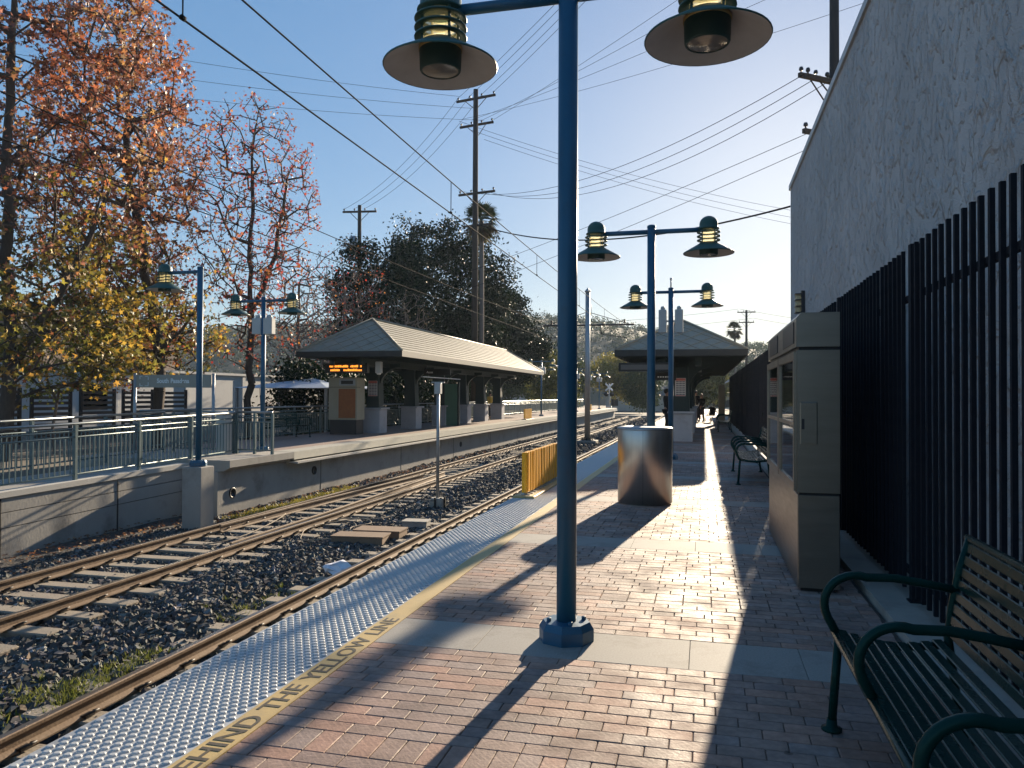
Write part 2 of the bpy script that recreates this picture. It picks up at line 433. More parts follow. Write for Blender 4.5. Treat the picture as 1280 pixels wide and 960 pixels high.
def stucco():
    m, nt, p = nt_new('stucco')
    N, L = nt.nodes, nt.links
    tc = N.new('ShaderNodeTexCoord')
    p.inputs['Roughness'].default_value = 0.92
    mp = N.new('ShaderNodeMapping'); mp.inputs['Scale'].default_value = (1.0, 1.0, 0.72); mp.inputs['Rotation'].default_value = (R(24), 0, 0)
    L.new(tc.outputs['Object'], mp.inputs['Vector'])
    n1 = N.new('ShaderNodeTexNoise'); n1.inputs['Scale'].default_value = 3.4; n1.inputs['Detail'].default_value = 4; n1.inputs['Distortion'].default_value = 0.5
    L.new(mp.outputs['Vector'], n1.inputs['Vector'])
    r1 = N.new('ShaderNodeValToRGB'); r1.color_ramp.elements[0].position = 0.52; r1.color_ramp.elements[1].position = 0.60
    L.new(n1.outputs['Fac'], r1.inputs['Fac'])
    n3 = N.new('ShaderNodeTexNoise'); n3.inputs['Scale'].default_value = 9; n3.inputs['Detail'].default_value = 5; n3.inputs['Distortion'].default_value = 0.3
    L.new(mp.outputs['Vector'], n3.inputs['Vector'])
    r3 = N.new('ShaderNodeValToRGB'); r3.color_ramp.elements[0].position = 0.53; r3.color_ramp.elements[1].position = 0.63
    L.new(n3.outputs['Fac'], r3.inputs['Fac'])
    n2 = N.new('ShaderNodeTexNoise'); n2.inputs['Scale'].default_value = 70; n2.inputs['Detail'].default_value = 5
    L.new(tc.outputs['Object'], n2.inputs['Vector'])
    a1 = N.new('ShaderNodeMath'); a1.operation = 'MULTIPLY_ADD'; a1.inputs[1].default_value = 0.8
    L.new(r3.outputs['Color'], a1.inputs[0]); L.new(r1.outputs['Color'], a1.inputs[2])
    a2 = N.new('ShaderNodeMath'); a2.operation = 'MULTIPLY_ADD'; a2.inputs[1].default_value = 0.55
    L.new(n2.outputs['Fac'], a2.inputs[0]); L.new(a1.outputs['Value'], a2.inputs[2])
    b = N.new('ShaderNodeBump'); b.inputs['Strength'].default_value = 1.0; b.inputs['Distance'].default_value = 0.045
    L.new(a2.outputs['Value'], b.inputs['Height']); L.new(b.outputs['Normal'], p.inputs['Normal'])
    n4 = N.new('ShaderNodeTexNoise'); n4.inputs['Scale'].default_value = 0.7; n4.inputs['Detail'].default_value = 7
    L.new(tc.outputs['Object'], n4.inputs['Vector'])
    rp = N.new('ShaderNodeValToRGB'); rp.color_ramp.elements[0].position = 0.3; rp.color_ramp.elements[1].position = 0.7
    rp.color_ramp.elements[0].color = (0.53,0.52,0.51,1); rp.color_ramp.elements[1].color = (0.66,0.645,0.63,1)
    L.new(n4.outputs['Fac'], rp.inputs['Fac'])
    mp2 = N.new('ShaderNodeMapping'); mp2.inputs['Scale'].default_value = (2.2, 2.2, 0.16)
    L.new(tc.outputs['Object'], mp2.inputs['Vector'])
    n5 = N.new('ShaderNodeTexNoise'); n5.inputs['Scale'].default_value = 1.6; n5.inputs['Detail'].default_value = 6
    L.new(mp2.outputs['Vector'], n5.inputs['Vector'])
    r5 = N.new('ShaderNodeMapRange'); r5.inputs['From Min'].default_value = 0.35; r5.inputs['From Max'].default_value = 0.7; r5.inputs['To Min'].default_value = 1.02; r5.inputs['To Max'].default_value = 0.92
    L.new(n5.outputs['Fac'], r5.inputs['Value'])
    v5 = N.new('ShaderNodeVectorMath'); v5.operation = 'SCALE'
    L.new(rp.outputs['Color'], v5.inputs[0]); L.new(r5.outputs['Result'], v5.inputs['Scale'])
    L.new(v5.outputs['Vector'], p.inputs['Base Color'])
    return m
M['stucco'] = stucco()

# ------------------------------------------------------------------ setting: ground, ballast, tracks, platforms
TOR = -1.0            # top of rail; platform top is z = 0
g = MB(); g.add([(-1050,-280,-1.36),(1050,-280,-1.36),(1050,1050,-1.36),(-1050,1050,-1.36)], [(0,1,2,3)])
tag(g.build('ground', M['soil']), 'dry brown earth around the station', kind='structure')
g = MB(); g.box(-160, -14.62, -20, 96, -1.35, -0.35)
tag(g.build('plaza_ground', M['soil']), 'earth and paving beyond the far platform', kind='structure')
g = MB(); g.box(1.87, 90, 18.2, 96, -1.35, -0.03)
tag(g.build('yard_ground', M['soil']), 'yard beyond the dark fence', kind='structure')
g = MB(); g.box(-200, 200, 98, 110, -1.35, -1.06)
tag(g.build('road', M['asphalt']), 'asphalt street crossing the tracks', kind='structure')
g = MB()
g.box(-200, 200, 96.9, 97.98, -1.35, -0.94)
tag(g.build('pavement', M['concrete']), 'pale pavement along the crossing street', kind='structure')

# ballast bed with low shoulders
nx, ny = 60, 260
xs = np.linspace(-11.35, -2.62, nx); ys = np.concatenate([np.linspace(-8, 40, 200), np.linspace(41, 97, 60)])
X, Y = np.meshgrid(xs, ys)
def bal_h(X, Y):
    h = -1.235 + 0.0*X
    h = h + 0.05*np.exp(-((X+6.28)/0.6)**2) + 0.02*np.sin(X*3.1+Y*1.7) * np.sin(Y*0.9+X)
    h = h - 0.04*np.exp(-((X+10.3)/0.5)**2)
    return h
Z = bal_h(X, Y)
V = np.stack([X.ravel(), Y.ravel(), Z.ravel()], 1)
ii = (np.arange(len(ys)-1)[:,None]*nx + np.arange(nx-1)[None,:]).ravel()
F = np.stack([ii, ii+1, ii+nx+1, ii+nx], 1)
bo = np_mesh('trackbed', V, F, M['ballast'], smooth=True)
tag(bo, 'dark grey ballast bed under both tracks', kind='structure')

def stones(n, y0, y1, smin, smax, x0=-10.55, x1=-4.55):
    px = RNG.uniform(x0, x1, n); py = RNG.uniform(y0, y1, n)
    # keep stones off the rails
    ok = np.ones(n, bool)
    for rx in (-3.46, -4.96, -7.6, -9.1): ok &= np.abs(px-rx) > 0.085
    px, py = px[ok], py[ok]; n = len(px)
    s = RNG.uniform(smin, smax, n)
    pz = bal_h(px, py) + s*0.15 + RNG.uniform(0, 0.015, n)
    cube = np.array([(-1,-1,-1),(1,-1,-1),(1,1,-1),(-1,1,-1),(-1,-1,1),(1,-1,1),(1,1,1),(-1,1,1)], float)*0.5
    q = RNG.normal(size=(n,4)); q /= np.linalg.norm(q, axis=1, keepdims=True)
    w,x,y,z = q.T
    Rm = np.stack([1-2*(y*y+z*z),2*(x*y-z*w),2*(x*z+y*w),2*(x*y+z*w),1-2*(x*x+z*z),2*(y*z-x*w),2*(x*z-y*w),2*(y*z+x*w),1-2*(x*x+y*y)],1).reshape(n,3,3)
    loc = cube[None]*(1+RNG.uniform(-0.42,0.42,(n,8,3)))*(RNG.uniform(0.6,1.25,(n,1,3)))*s[:,None,None]
    P = np.einsum('nij,nkj->nki', Rm, loc) + np.stack([px,py,pz],1)[:,None,:]
    fq = np.array([(0,3,2,1),(4,5,6,7),(0,1,5,4),(1,2,6,5),(2,3,7,6),(3,0,4,7)])
    Fc = (fq[None] + (np.arange(n)*8)[:,None,None]).reshape(-1,4)
    base = RNG.uniform(0.04, 0.13, n)[:,None]*np.array([[1.0,0.97,0.94]])*RNG.uniform(0.92,1.08,(n,3))
    lt = RNG.random(n) < 0.07
    base[lt] = base[lt]*2.0+0.05
    tn = RNG.random(n) < 0.06
    base[tn] *= np.array([1.5,1.1,0.8])
    C = np.repeat(base, 8, axis=0)
    return P.reshape(-1,3), Fc, C
parts = [stones(30000, 3.5, 14, 0.035, 0.075), stones(19000, 14, 28, 0.045, 0.085), stones(14000, 28, 60, 0.06, 0.12), stones(1500, 60, 95, 0.10, 0.18), stones(1500, 3.5, 20, 0.04, 0.08, -4.5, -2.8)]
off = 0; Vs, Fs, Cs = [], [], []
for v, f, c in parts:
    Vs.append(v); Fs.append(f+off); Cs.append(c); off += len(v)
so = np_mesh('ballast_stones', np.concatenate(Vs), np.concatenate(Fs), M['stone'], cols=np.concatenate(Cs), kind='stuff')
tag(so, 'loose angular dark grey ballast stones between the rails', 'gravel')

# rails and sleepers
def rail_profile(cx):
    h = TOR
    p = [(-0.065,-0.15),(0.065,-0.15),(0.065,-0.138),(0.012,-0.118),(0.009,-0.045),(0.034,-0.034),(0.036,-0.008),(0.028,0.0),(-0.028,0.0),(-0.036,-0.008),(-0.034,-0.034),(-0.009,-0.045),(-0.012,-0.118),(-0.065,-0.138)]
    return [(cx+a, h+b) for a, b in p]
def make_track(cx, label):
    t = thing('railway_track', (0,0,0), label, None)
    t['kind'] = 'structure'
    for k in (-0.75, 0.75):
        b = MB(); b.prism(rail_profile(cx+k), 1, -8, 99)
        me = b.mesh('rail')
        me.materials.append(M['rail_side']); me.materials.append(M['rail_head'])
        for p in me.polygons:
            if p.center.z > TOR-0.003 and p.normal.z > 0.8: p.material_index = 1
        link('rail', me, None, t)
    b = MB(); b.bbox(-1.3, 1.3, -0.125, 0.125, -0.2, 0, 0.015)
    tie = b.mesh('tie'); tie.materials.append(M['tie'])
    cl = MB()
    y, i = -2.0, 0
    while y < 96:
        o = bpy.data.objects.new('tie', tie); COL.objects.link(o); o.parent = t
        o.location = (cx + random.uniform(-0.05,0.05), y + random.uniform(-0.03,0.03), TOR-0.153+random.uniform(-0.012,0.0))
        o.rotation_euler = (random.uniform(-0.01,0.01), random.uniform(-0.006,0.006), random.uniform(-0.012,0.012))
        if y > 2:
            for k in (-0.75, 0.75):
                for s in (-1, 1):
                    x0 = cx+k+s*0.05
                    z = TOR-0.138
                    pts = [(x0, y-0.05, z), (x0+s*0.05, y-0.05, z+0.03), (x0+s*0.085, y-0.02, z+0.045), (x0+s*0.085, y+0.03, z+0.045), (x0+s*0.02, y+0.05, z+0.02)]
                    if y < 40: cl.tube(pts, 0.012, 5)
                    cl.box(cx+k+s*0.055-0.03, cx+k+s*0.055+0.03, y-0.05, y+0.05, TOR-0.149, TOR-0.125)
        y += 0.61
    o = cl.build('rail_clip', M['clip'], t, fix=False)
    o['kind'] = 'stuff'
    return t
tr1 = make_track(-4.21, 'near railway track with brown rails and concrete sleepers')
tr2 = make_track(-8.35, 'far railway track with brown rails and concrete sleepers')
# switch rails inside the far track
for (xa, xb, ya, yb, yc) in ((-7.76, -8.25, 11.5, 15.0, 24.0), (-9.0, -8.62, 13.0, 16.0, 23.0)):
    b = MB()
    prof = rail_profile(0)
    pts = [(xa, ya), (xa-(xa-xb)*0.15, yb), (xb, yc)]
    for (x1, y1), (x2, y2) in zip(pts[:-1], pts[1:]):
        n = len(prof)
        vs = [(x1+p[0]*0.7, y1, p[1]-0.006) for p in prof] + [(x2+p[0]*0.7, y2, p[1]-0.006) for p in prof]
        b.add(vs, [tuple(range(n-1,-1,-1)), tuple(range(n,2*n))] + [(i,(i+1)%n,n+(i+1)%n,n+i) for i in range(n)])
    b.build('switch_rail', M['rail_side'], tr2)

# near platform ------------------------------------------------------------
BX0, BX1 = -1.945, 1.165
plat = MB(); plat.box(-2.66, 1.86, -8, 92, -1.35, -0.035)
plat_o = tag(plat.build('platform', M['concrete']), 'red brick paved near platform', kind='structure')
b = MB(); b.box(-2.10, 1.19, -8, 92, -0.034, -0.011)
b.build('mortar_bed', M['mortar'], plat_o)
b = MB(); b.box(BX0, BX1, 60, 92, -0.010, 0.0)
b.build('paving', mat('paving_far', (0.25,0.18,0.15), 0.6, 0, (0.30,0.22,0.19), 6, 0.9, bump=0.2, bscale=12), plat_o)
b = MB(); b.box(1.20, 1.86, -8, 92, -0.034, 0.05)
kb = b.build('kerb', M['concrete'], plat_o)
# granite bands
BANDS = [4.35 + 3.3*k for k in range(-1, 17)]
BW = 0.52
slab = MB(); slab.bbox(-0.3098, 0.3098, -BW/2+0.002, BW/2-0.002, -0.012, 0.0, 0.002)
slab_me = slab.mesh('granite_slab'); slab_me.materials.append(M['granite'])
for y in BANDS:
    for k in range(5):
        o = bpy.data.objects.new('granite_slab', slab_me); COL.objects.link(o); o.parent = plat_o
        o.location = (BX0+0.311+k*0.622, y+BW/2, random.uniform(-0.0008,0.0008))
        o.rotation_euler = (0, 0, math.pi*random.randint(0,1))
# bricks
def brick_col(n):
    base = np.array([[0.31,0.22,0.185],[0.35,0.25,0.21],[0.30,0.22,0.195],[0.36,0.275,0.235],[0.28,0.215,0.19],[0.37,0.23,0.18],[0.33,0.255,0.23]])
    c = base[RNG.integers(0,len(base),n)]*RNG.uniform(0.9,1.1,(n,1))
    return c
rows = []     # (x, y, lx, ly)
def add_rows(y0, y1, skip_soldier=None):
    n = max(1, round((y1-y0)/0.1)); p = (y1-y0)/n
    j = 0
    while j < n:
        yc = y0+(j+0.5)*p
        off = random.choice((0.0, 0.1, 0.05, 0.15)) if random.random() < 0.3 else (0.1 if j % 2 else 0.0)
        if skip_soldier and abs(yc-skip_soldier) < 0.06 and j+2 <= n:
            yc = y0+(j+1)*p
            x = BX0
            while x < BX1-0.05:
                rows.append((x+0.05, yc, 0.1, 2*p)); x += 0.1
            j += 2
            continue
        x = BX0 - off
        while x < BX1-0.005:
            a, c = max(x, BX0), min(x+0.2, BX1)
            if c-a > 0.03: rows.append(((a+c)/2, yc, c-a, p))
            x += 0.2
        j += 1
yb = -0.5
for y in BANDS + [60.0]:
    if y > 60: continue
    if y > yb + 0.05: add_rows(yb, y, 3.05 if y < 5 and y > 4 else None)
    yb = y + BW
def cam_uv(x, y, z):
    th = R(14)
    d = -x*math.sin(th)+y*math.cos(th); xr = x*math.cos(th)+y*math.sin(th)
    return 640+961*xr/d, 494+961*(1.5-z)/d, d
near, far = [], []
for r in rows:
    if r[1] > 2.3:
        u, v, d = cam_uv(r[0], r[1], 0)
        (near if (v < 985 and -10 < u < 1290) else far).append(r)
    else: far.append(r)
near.sort(key=lambda r: r[1])
far += near[300:]; near = near[:300]
variants = {}
BCOLS = brick_col(10)
def brick_mesh(lx, ly, k):
    key = (round(lx,2), round(ly,3), k)
    if key not in variants:
        b = MB(); b.bbox(-lx/2+0.0016, lx/2-0.0016, -ly/2+0.0016, ly/2-0.0016, -0.0105, 0.0, 0.0035)
        me = b.mesh('brick'); me.materials.append(M['brick'])
        at = me.color_attributes.new('Col', 'FLOAT_COLOR', 'POINT')
        cc = np.ones((len(me.vertices),4), np.float32); cc[:,:3] = BCOLS[k]
        at.data.foreach_set('color', cc.ravel())
        variants[key] = me
    return variants[key]
for (x, y, lx, ly) in near:
    o = bpy.data.objects.new('brick', brick_mesh(lx, ly, random.randrange(10))); COL.objects.link(o); o.parent = plat_o
    o.location = (x, y, random.uniform(-0.0012,0.0012))
    o.rotation_euler = (random.uniform(-0.006,0.006), random.uniform(-0.004,0.004), random.uniform(-0.004,0.004))
A = np.array(far); n = len(A)
hx, hy = A[:,2]/2-0.0016, A[:,3]/2-0.0016
z = RNG.uniform(-0.0012,0.0012,n)
P = np.zeros((n,8,3))
for k,(sx,sy) in enumerate(((-1,-1),(1,-1),(1,1),(-1,1))):
    tz = RNG.uniform(-0.0006,0.0006,n)
    P[:,k] = np.stack([A[:,0]+sx*hx, A[:,1]+sy*hy, np.full(n,-0.0108)],1)
    P[:,4+k] = np.stack([A[:,0]+sx*(hx-0.0035), A[:,1]+sy*(hy-0.0035), z+tz],1)
fq = np.array([(4,5,6,7),(0,1,5,4),(1,2,6,5),(2,3,7,6),(3,0,4,7)])
bf = np_mesh('brick_field', P.reshape(-1,3), (fq[None]+(np.arange(n)*8)[:,None,None]).reshape(-1,4), M['brick'], plat_o, np.repeat(brick_col(n),8,axis=0), kind='stuff')

# tactile strip with truncated domes, and the yellow line
b = MB(); b.box(-2.72, -2.0905, -8, 92, -0.16, 0.0)
tac = b.build('tactile_strip', M['tactile'], plat_o)
dome = MB(); dome.lathe([(0.0195,0.0),(0.0175,0.0045),(0.0135,0.0072),(0.0095,0.0078)], 8, smooth=False)
dome_me = dome.mesh('dome'); dome_me.materials.append(M['dome'])
pos = []
py, j = 1.2, 0
while py < 30:
    x = -2.70+0.012 + (0.026 if j % 2 else 0.0)
    while x < -2.11:
        pos.append((x, py)); x += 0.052
    py += 0.0445; j += 1
vis = [p for p in pos if cam_uv(p[0], p[1], 0)[1] < 965 and cam_uv(p[0], p[1], 0)[0] > -5 and p[1] > 2.2]
vis.sort(key=lambda p: p[1]); nearset = set(vis[:300])
for p in vis[:300]:
    o = bpy.data.objects.new('dome', dome_me); COL.objects.link(o); o.parent = tac; o.location = (p[0], p[1], 0.0002)
rest = np.array([p for p in pos if p not in nearset])
dv = np.array([tuple(v) for v in dome.v]); nd = len(dv)
DV = dv[None]+np.concatenate([rest, np.full((len(rest),1),0.0002)],1)[:,None,:]
fq = np.array([f for f in dome.f if len(f) == 4])
cap = np.array([[k*8+i for i in range(8)] for k in (3,)])
capq = np.array([[24,25,26,27],[24,27,28,31],[28,29,30,31]])
fq = np.concatenate([fq, capq])
np_mesh('dome_field', DV.reshape(-1,3), (fq[None]+(np.arange(len(rest))*nd)[:,None,None]).reshape(-1,4), M['dome'], tac, kind='stuff')
b = MB(); b.box(-2.0895, -1.9465, -8, 92, -0.03, 0.0004)
yl = b.build('yellow_line', M['yellow_line'], plat_o)
def text(body, size, m, parent, Mx, sx=1.0, align='LEFT', name='lettering', ext=0.0006, bold=0.0):
    cu = bpy.data.curves.new(name, 'FONT')
    cu.body = body; cu.size = size; cu.align_x = align; cu.extrude = ext; cu.offset = bold; cu.space_word = 1.25
    cu.materials.append(m)
    tmp = bpy.data.objects.new(name, cu); COL.objects.link(tmp)
    bpy.context.view_layer.update()
    me = bpy.data.meshes.new_from_object(tmp.evaluated_get(bpy.context.evaluated_depsgraph_get()))
    bpy.data.objects.remove(tmp)
    o = bpy.data.objects.new(name, me); COL.objects.link(o)
    o.parent = parent
    o.matrix_local = Mx @ Matrix.Diagonal((sx,1,1,1))
    return o
# lettering reads along the edge, tops of letters towards the tracks
TXT = 'STAND BEHIND THE YELLOW LINE'
Mt = Matrix(((0,-1,0,-1.972),(1,0,0,4.84),(0,0,1,0.0016),(0,0,0,1)))
text(TXT, 0.135, M['letter'], yl, Mt, 1.36, 'RIGHT', bold=0.002)

# far platform -------------------------------------------------------------
b = MB(); b.box(-14.6, -10.6, 15.2, 95, -1.35, -0.25)
pl2 = tag(b.build('platform_left', M['concrete_wall']), 'far platform with pale concrete edge', kind='structure')
b = MB(); b.prism([(-14.6,-0.248),(-10.52,-0.248),(-10.36,-0.16),(-10.36,0.0),(-14.6,0.0)], 1, 15.3, 18.1); b.build('landing_slab', M['concrete'], pl2)
b = MB(); b.box(-14.6, -10.98, 18.104, 95.2, -0.248, 0.0); b.build('paving', mat('paving_left', (0.24,0.17,0.14), 0.7, 0, (0.30,0.22,0.18), 6, 0.9, bump=0.2, bscale=14), pl2)
b = MB(); b.box(-10.978, -10.36, 18.104, 95.2, -0.20, 0.004); b.build('edge_strip', mat('edge_strip', (0.45,0.43,0.36), 0.6, 0, (0.52,0.49,0.40), 5, 0.9, bump=0.3, bscale=45), pl2)
b = MB(); b.box(-10.6, -10.26, 18.12, 95.1, -0.30, -0.245); b.build('edge_ledge', M['concrete_pale'], pl2)
for yy in np.arange(20.0, 95, 6.0):
    b = MB(); b.box(-10.605, -10.594, yy-0.012, yy+0.012, -1.3, -0.31); b.build('wall_joint', M['black'], pl2)
for (yy, zz) in ((15.75, -0.78), (19.6, -0.62), (33, -0.7)):
    b = MB(); b.lathe([(0.12,0),(0.12,0.03),(0.10,0.03),(0.10,0.005)], 16, M=Matrix.Translation((-10.6,yy,zz)) @ Matrix.Rotation(R(90),4,'Y'))
    o = b.build('drain_hole', M['black'], pl2)
# ramp and its retaining wall
def rz(y):  # ramp height
    return -0.02 - max(0.0, 16.8-y)*0.018
b = MB(); b.prism([(-6,-1.35),(17.1,-1.35),(17.1,rz(17.1)-0.12),(-6,rz(-6)-0.12)], 0, -13.6, -11.56)
ramp = tag(b.build('ramp', M['concrete']), 'concrete access ramp behind the far railing', kind='structure')
rw = thing('retaining_wall', (0,0,0), 'stained concrete retaining wall beside the far track, under the near green railing', 'wall')
for (za, zb, dx) in ((-1.3,-0.66,0.0), (-0.645,-0.40,0.004), (-0.385,-0.14,0.002)):
    b = MB()
    x0, x1 = -11.55, -11.38+dx
    y0, y1 = -6, 15.18
    sl = 0.018
    fa = 0.35 if za < -1 else 1.0
    vs = []
    for y in (y0, y1):
        dzb = -max(0.0, 16.8-y)*sl
        dza = 0 if za < -1 else dzb
        for (x, z) in ((x0,za+dza),(x1,za+dza),(x1,zb+dzb),(x0,zb+dzb)): vs.append((x,y,z))
    b.add(vs, [(3,2,1,0),(4,5,6,7),(0,1,5,4),(1,2,6,5),(2,3,7,6),(3,0,4,7)])
    b.build('wall_course', M['concrete_wall'], rw)
b = MB(); b.box(-11.54,-11.40,-6,15.17,-1.3,-0.52); b.build('groove_back', M['black'], rw)
b = MB()
vs = []
for y in (-6, 15.19):
    dz = -max(0.0, 16.8-y)*0.018
    for (x, z) in ((-11.62,-0.138+dz),(-11.34,-0.138+dz),(-11.34,-0.04+dz),(-11.62,-0.04+dz)): vs.append((x,y,z))
b.add(vs, [(3,2,1,0),(4,5,6,7),(0,1,5,4),(1,2,6,5),(2,3,7,6),(3,0,4,7)]); b.build('coping', M['concrete_pale'], rw)
for yy in (7.0, 10.4, 13.05):
    b = MB(); b.box(-11.381,-11.366,yy-0.012,yy+0.012,-1.3,-0.25); b.build('joint', M['black'], rw)

# ------------------------------------------------------------------ lamp posts
def lamp_head(parent, sx, L=0.84):
    """one shaded lantern at the end of an arm, sx = +1 / -1"""
    x = sx*L
    b = MB(); b.tube([(sx*0.045,0,3.985),(x,0,3.985)], 0.036, 12); arm = b.build('arm', M['pole_blue'], parent)
    b = MB(); b.lathe([(0.37,3.625),(0.373,3.632),(0.37,3.638),(0.17,3.755),(0.14,3.775),(0.128,3.785)], 40, (x,0,0), caps=False)
    b.lathe([(0.366,3.627),(0.165,3.744),(0.126,3.77)], 40, (x,0,0), caps=False)
    sh = b.mesh('lamp_shade', fix=False)
    sh.materials.append(M['lamp_green']); sh.materials.append(M['lamp_inner'])
    for p in sh.polygons:
        if p.index >= 40*5: p.material_index = 1
    shade = link('lamp_shade', sh, None, parent)
    b = MB(); b.lathe([(0.138,3.74),(0.134,3.61),(0.128,3.60),(0.118,3.60),(0.118,3.605)], 28, (x,0,0), caps=False); b.build('lamp_can', M['lamp_can'], parent)
    b = MB(); b.lathe([(0.142,3.735),(0.142,3.765)], 28, (x,0,0), caps=True); b.build('brass_band', M['brass'], parent)
    b = MB(); b.lathe([(0.0001,3.590),(0.06,3.593),(0.117,3.603)], 28, (x,0,0), caps=False); b.build('lens', M['lens'], parent)
    b = MB(); b.lathe([(0.105,3.77),(0.105,3.985)], 24, (x,0,0), caps=False); b.build('lantern_glass', M['lamp_glass'], parent)
    for z in (3.825, 3.885, 3.945):
        b = MB(); b.lathe([(0.125,z-0.006),(0.17,z-0.010),(0.172,z-0.006),(0.17,z+0.002),(0.125,z+0.006)], 28, (x,0,0), caps=False); b.build('louvre_ring', M['lamp_green'], parent)
    for k in range(4):
        a = math.pi/4+k*math.pi/2
        cx, cy = x+0.128*math.cos(a), 0.128*math.sin(a)
        b = MB(); b.box(cx-0.008,cx+0.008,cy-0.008,cy+0.008,3.78,3.99); b.build('cage_bar', M['lamp_green'], parent)
    pr = [(0.155,3.985),(0.155,4.0),(0.135,4.01),(0.135,4.06)] + [(0.135*math.cos(a), 4.06+0.125*math.sin(a)) for a in np.linspace(0.15, 1.5, 8)]
    b = MB(); b.lathe(pr, 28, (x,0,0)); b.build('lamp_cap', M['lamp_green'], parent)

def lamp_post(loc, label, group, heads=(-1,1), rz=0.0, plinth=True, zb=0.0):
    t = thing('lamp_post', loc, label, 'lamp post', group, rz)
    b = MB()
    b.tube([(0,0,zb+0.02),(0,0,4.06)], 0.061, 28)
    b.lathe([(0.064,4.045),(0.064,4.075),(0.045,4.09),(0.0001,4.092)], 24)
    b.build('pole', M['pole_blue'], t)
    b = MB()
    b.lathe([(0.17,zb),(0.17,zb+0.075),(0.145,zb+0.115),(0.06,zb+0.118)], 8, smooth=False); b.build('base', M['pole_blue'], t)
    for k in range(4):
        a = k*math.pi/2+0.4
        b = MB(); b.lathe([(0.014,zb+0.117),(0.014,zb+0.135),(0.008,zb+0.138)], 6, (0.11*math.cos(a),0.11*math.sin(a),0), smooth=False)
        b.build('anchor_bolt', M['pole_blue'], t)
    for s in heads: lamp_head(t, s)
    return t
GL = 'green shaded lamp posts along the platforms'
lp = lamp_post((-0.82,4.70,0), 'nearest and tallest-looking blue lamp post, its lamps at the picture top', GL)
dup(lp, (-0.77,11.78,0), None, 'blue twin lamp post rising behind the steel drum bin')
lp3 = dup(lp, (-0.76,18.7,0), None, 'blue twin lamp post with two grey cabinets and an antenna, before the near shelter')
def equip(t, z0, z1, w, xs, m):
    for x in xs:
        b = MB(); b.bbox(x-w/2, x+w/2, -0.10, 0.10, z0, z1, 0.015)
        o = b.build('equipment_box', m, t)
        b = MB(); b.lathe([(w*0.28,z1),(w*0.28,z1+0.05),(w*0.2,z1+0.085),(0.0001,z1+0.09)], 12, (x,0,0)); b.build('box_cap', m, o)
    b = MB(); b.box(min(xs), max(xs), -0.02, 0.02, (z0+z1)/2-0.02, (z0+z1)/2+0.02); b.build('bracket', M['galv'], t)
equip(lp3, 3.02, 3.56, 0.19, (-0.19, 0.19), M['box_white'])
b = MB(); b.tube([(0,0,4.07),(0,0,4.28)], 0.018, 8); b.sphere((0,0,4.3), 0.03, 8, 6); b.build('antenna', M['galv'], lp3)
# far side posts
pil = thing('lamp_pillar', (-10.02,13.75,0), 'square concrete pillar against the far retaining wall, carrying a single lamp post', 'pillar')
b = MB(); b.bbox(-0.24,0.20,-0.22,0.22,-1.34,0.02,0.012); b.build('pillar_shaft', M['concrete_wall'], pil)
lpp = lamp_post((-10.04,13.75,0.03), 'single-armed blue lamp post standing on the square concrete pillar', GL, heads=(-1,))
lpd = lamp_post((-11.35,18.2,0.0), 'twin lamp post with pale equipment boxes beside the end of the far railing', GL, heads=(-1,1))
equip(lpd, 3.1, 3.52, 0.26, (-0.16, 0.17), M['box_white'])
for k, yy in enumerate((55, 63, 71, 79, 87)):
    q = dup(lpd, (-11.5,yy,0), None, ('first','second','third','fourth','fifth')[k] + ' distant twin lamp post past the far shelter, counting outward')

# ------------------------------------------------------------------ near platform furniture
bin_ = thing('litter_bin', (-0.80,10.95,0), 'large brushed stainless steel drum bin around the second lamp post', 'bin')
b = MB(); b.lathe([(0.355,0.0),(0.355,0.02),(0.378,0.022),(0.378,1.02),(0.372,1.035)], 56, caps=False); b.build('drum', M['steel'], bin_)
b = MB(); b.lathe([(0.385,1.03),(0.387,1.045),(0.38,1.06),(0.33,1.072),(0.18,1.08),(0.17,1.03)], 56, caps=False); o = b.build('rim', M['galv'], bin_)
b = MB(); b.lathe([(0.172,1.0),(0.165,1.005),(0.0001,1.006)], 40, caps=False); b.build('bin_mouth', M['black'], bin_)
b = MB(); b.box(-0.0015,0.0015,-0.3795,-0.3785,0.03,1.02); b.build('seam', M['steel_dark'], bin_)

def barrier(loc, n, label, rz=0):
    t = thing('edge_barrier', loc, label, 'barrier', 'yellow edge barriers', rz)
    L = n*0.205
    b = MB(); b.bbox(-0.16,0.16,-0.1,L+0.05,0.0,0.035,0.01); b.build('base_plate', M['yellow_line'], t)
    pb = MB()
    pb.prism([(-0.035,-0.09),(0.0,-0.1),(0.035,-0.09),(0.045,0.0),(0.035,0.09),(0.0,0.1),(-0.035,0.09),(-0.02,0.0)], 2, 0.075, 0.66)
    pm = pb.mesh('barrier_post'); pm.materials.append(M['barrier_yellow'])
    fb = MB(); fb.lathe([(0.03,0.03),(0.03,0.08)], 10); fb.box(-0.07,0.07,-0.035,0.035,0.034,0.05); fm = fb.mesh('foot'); fm.materials.append(M['galv'])
    for k in range(n):
        o = bpy.data.objects.new('barrier_post', pm); COL.objects.link(o); o.parent = t
        o.location = (0, k*0.205+0.05, random.uniform(-0.004,0.004)); o.rotation_euler = (random.uniform(-0.012,0.012), random.uniform(-0.012,0.012), random.uniform(-0.05,0.05))
        f = bpy.data.objects.new('foot', fm); COL.objects.link(f); f.parent = t; f.location = (0, k*0.205+0.05, 0)
    return t
barrier((-2.54,11.0,0.003), 12, 'yellow ribbed edge barrier on the near platform, left of the second lamp post')
barrier((-10.68,46.0,0.004), 10, 'yellow edge barrier on the far platform just past the far shelter')
barrier((-10.68,73.0,0.004), 10, 'most distant yellow edge barrier on the far platform')

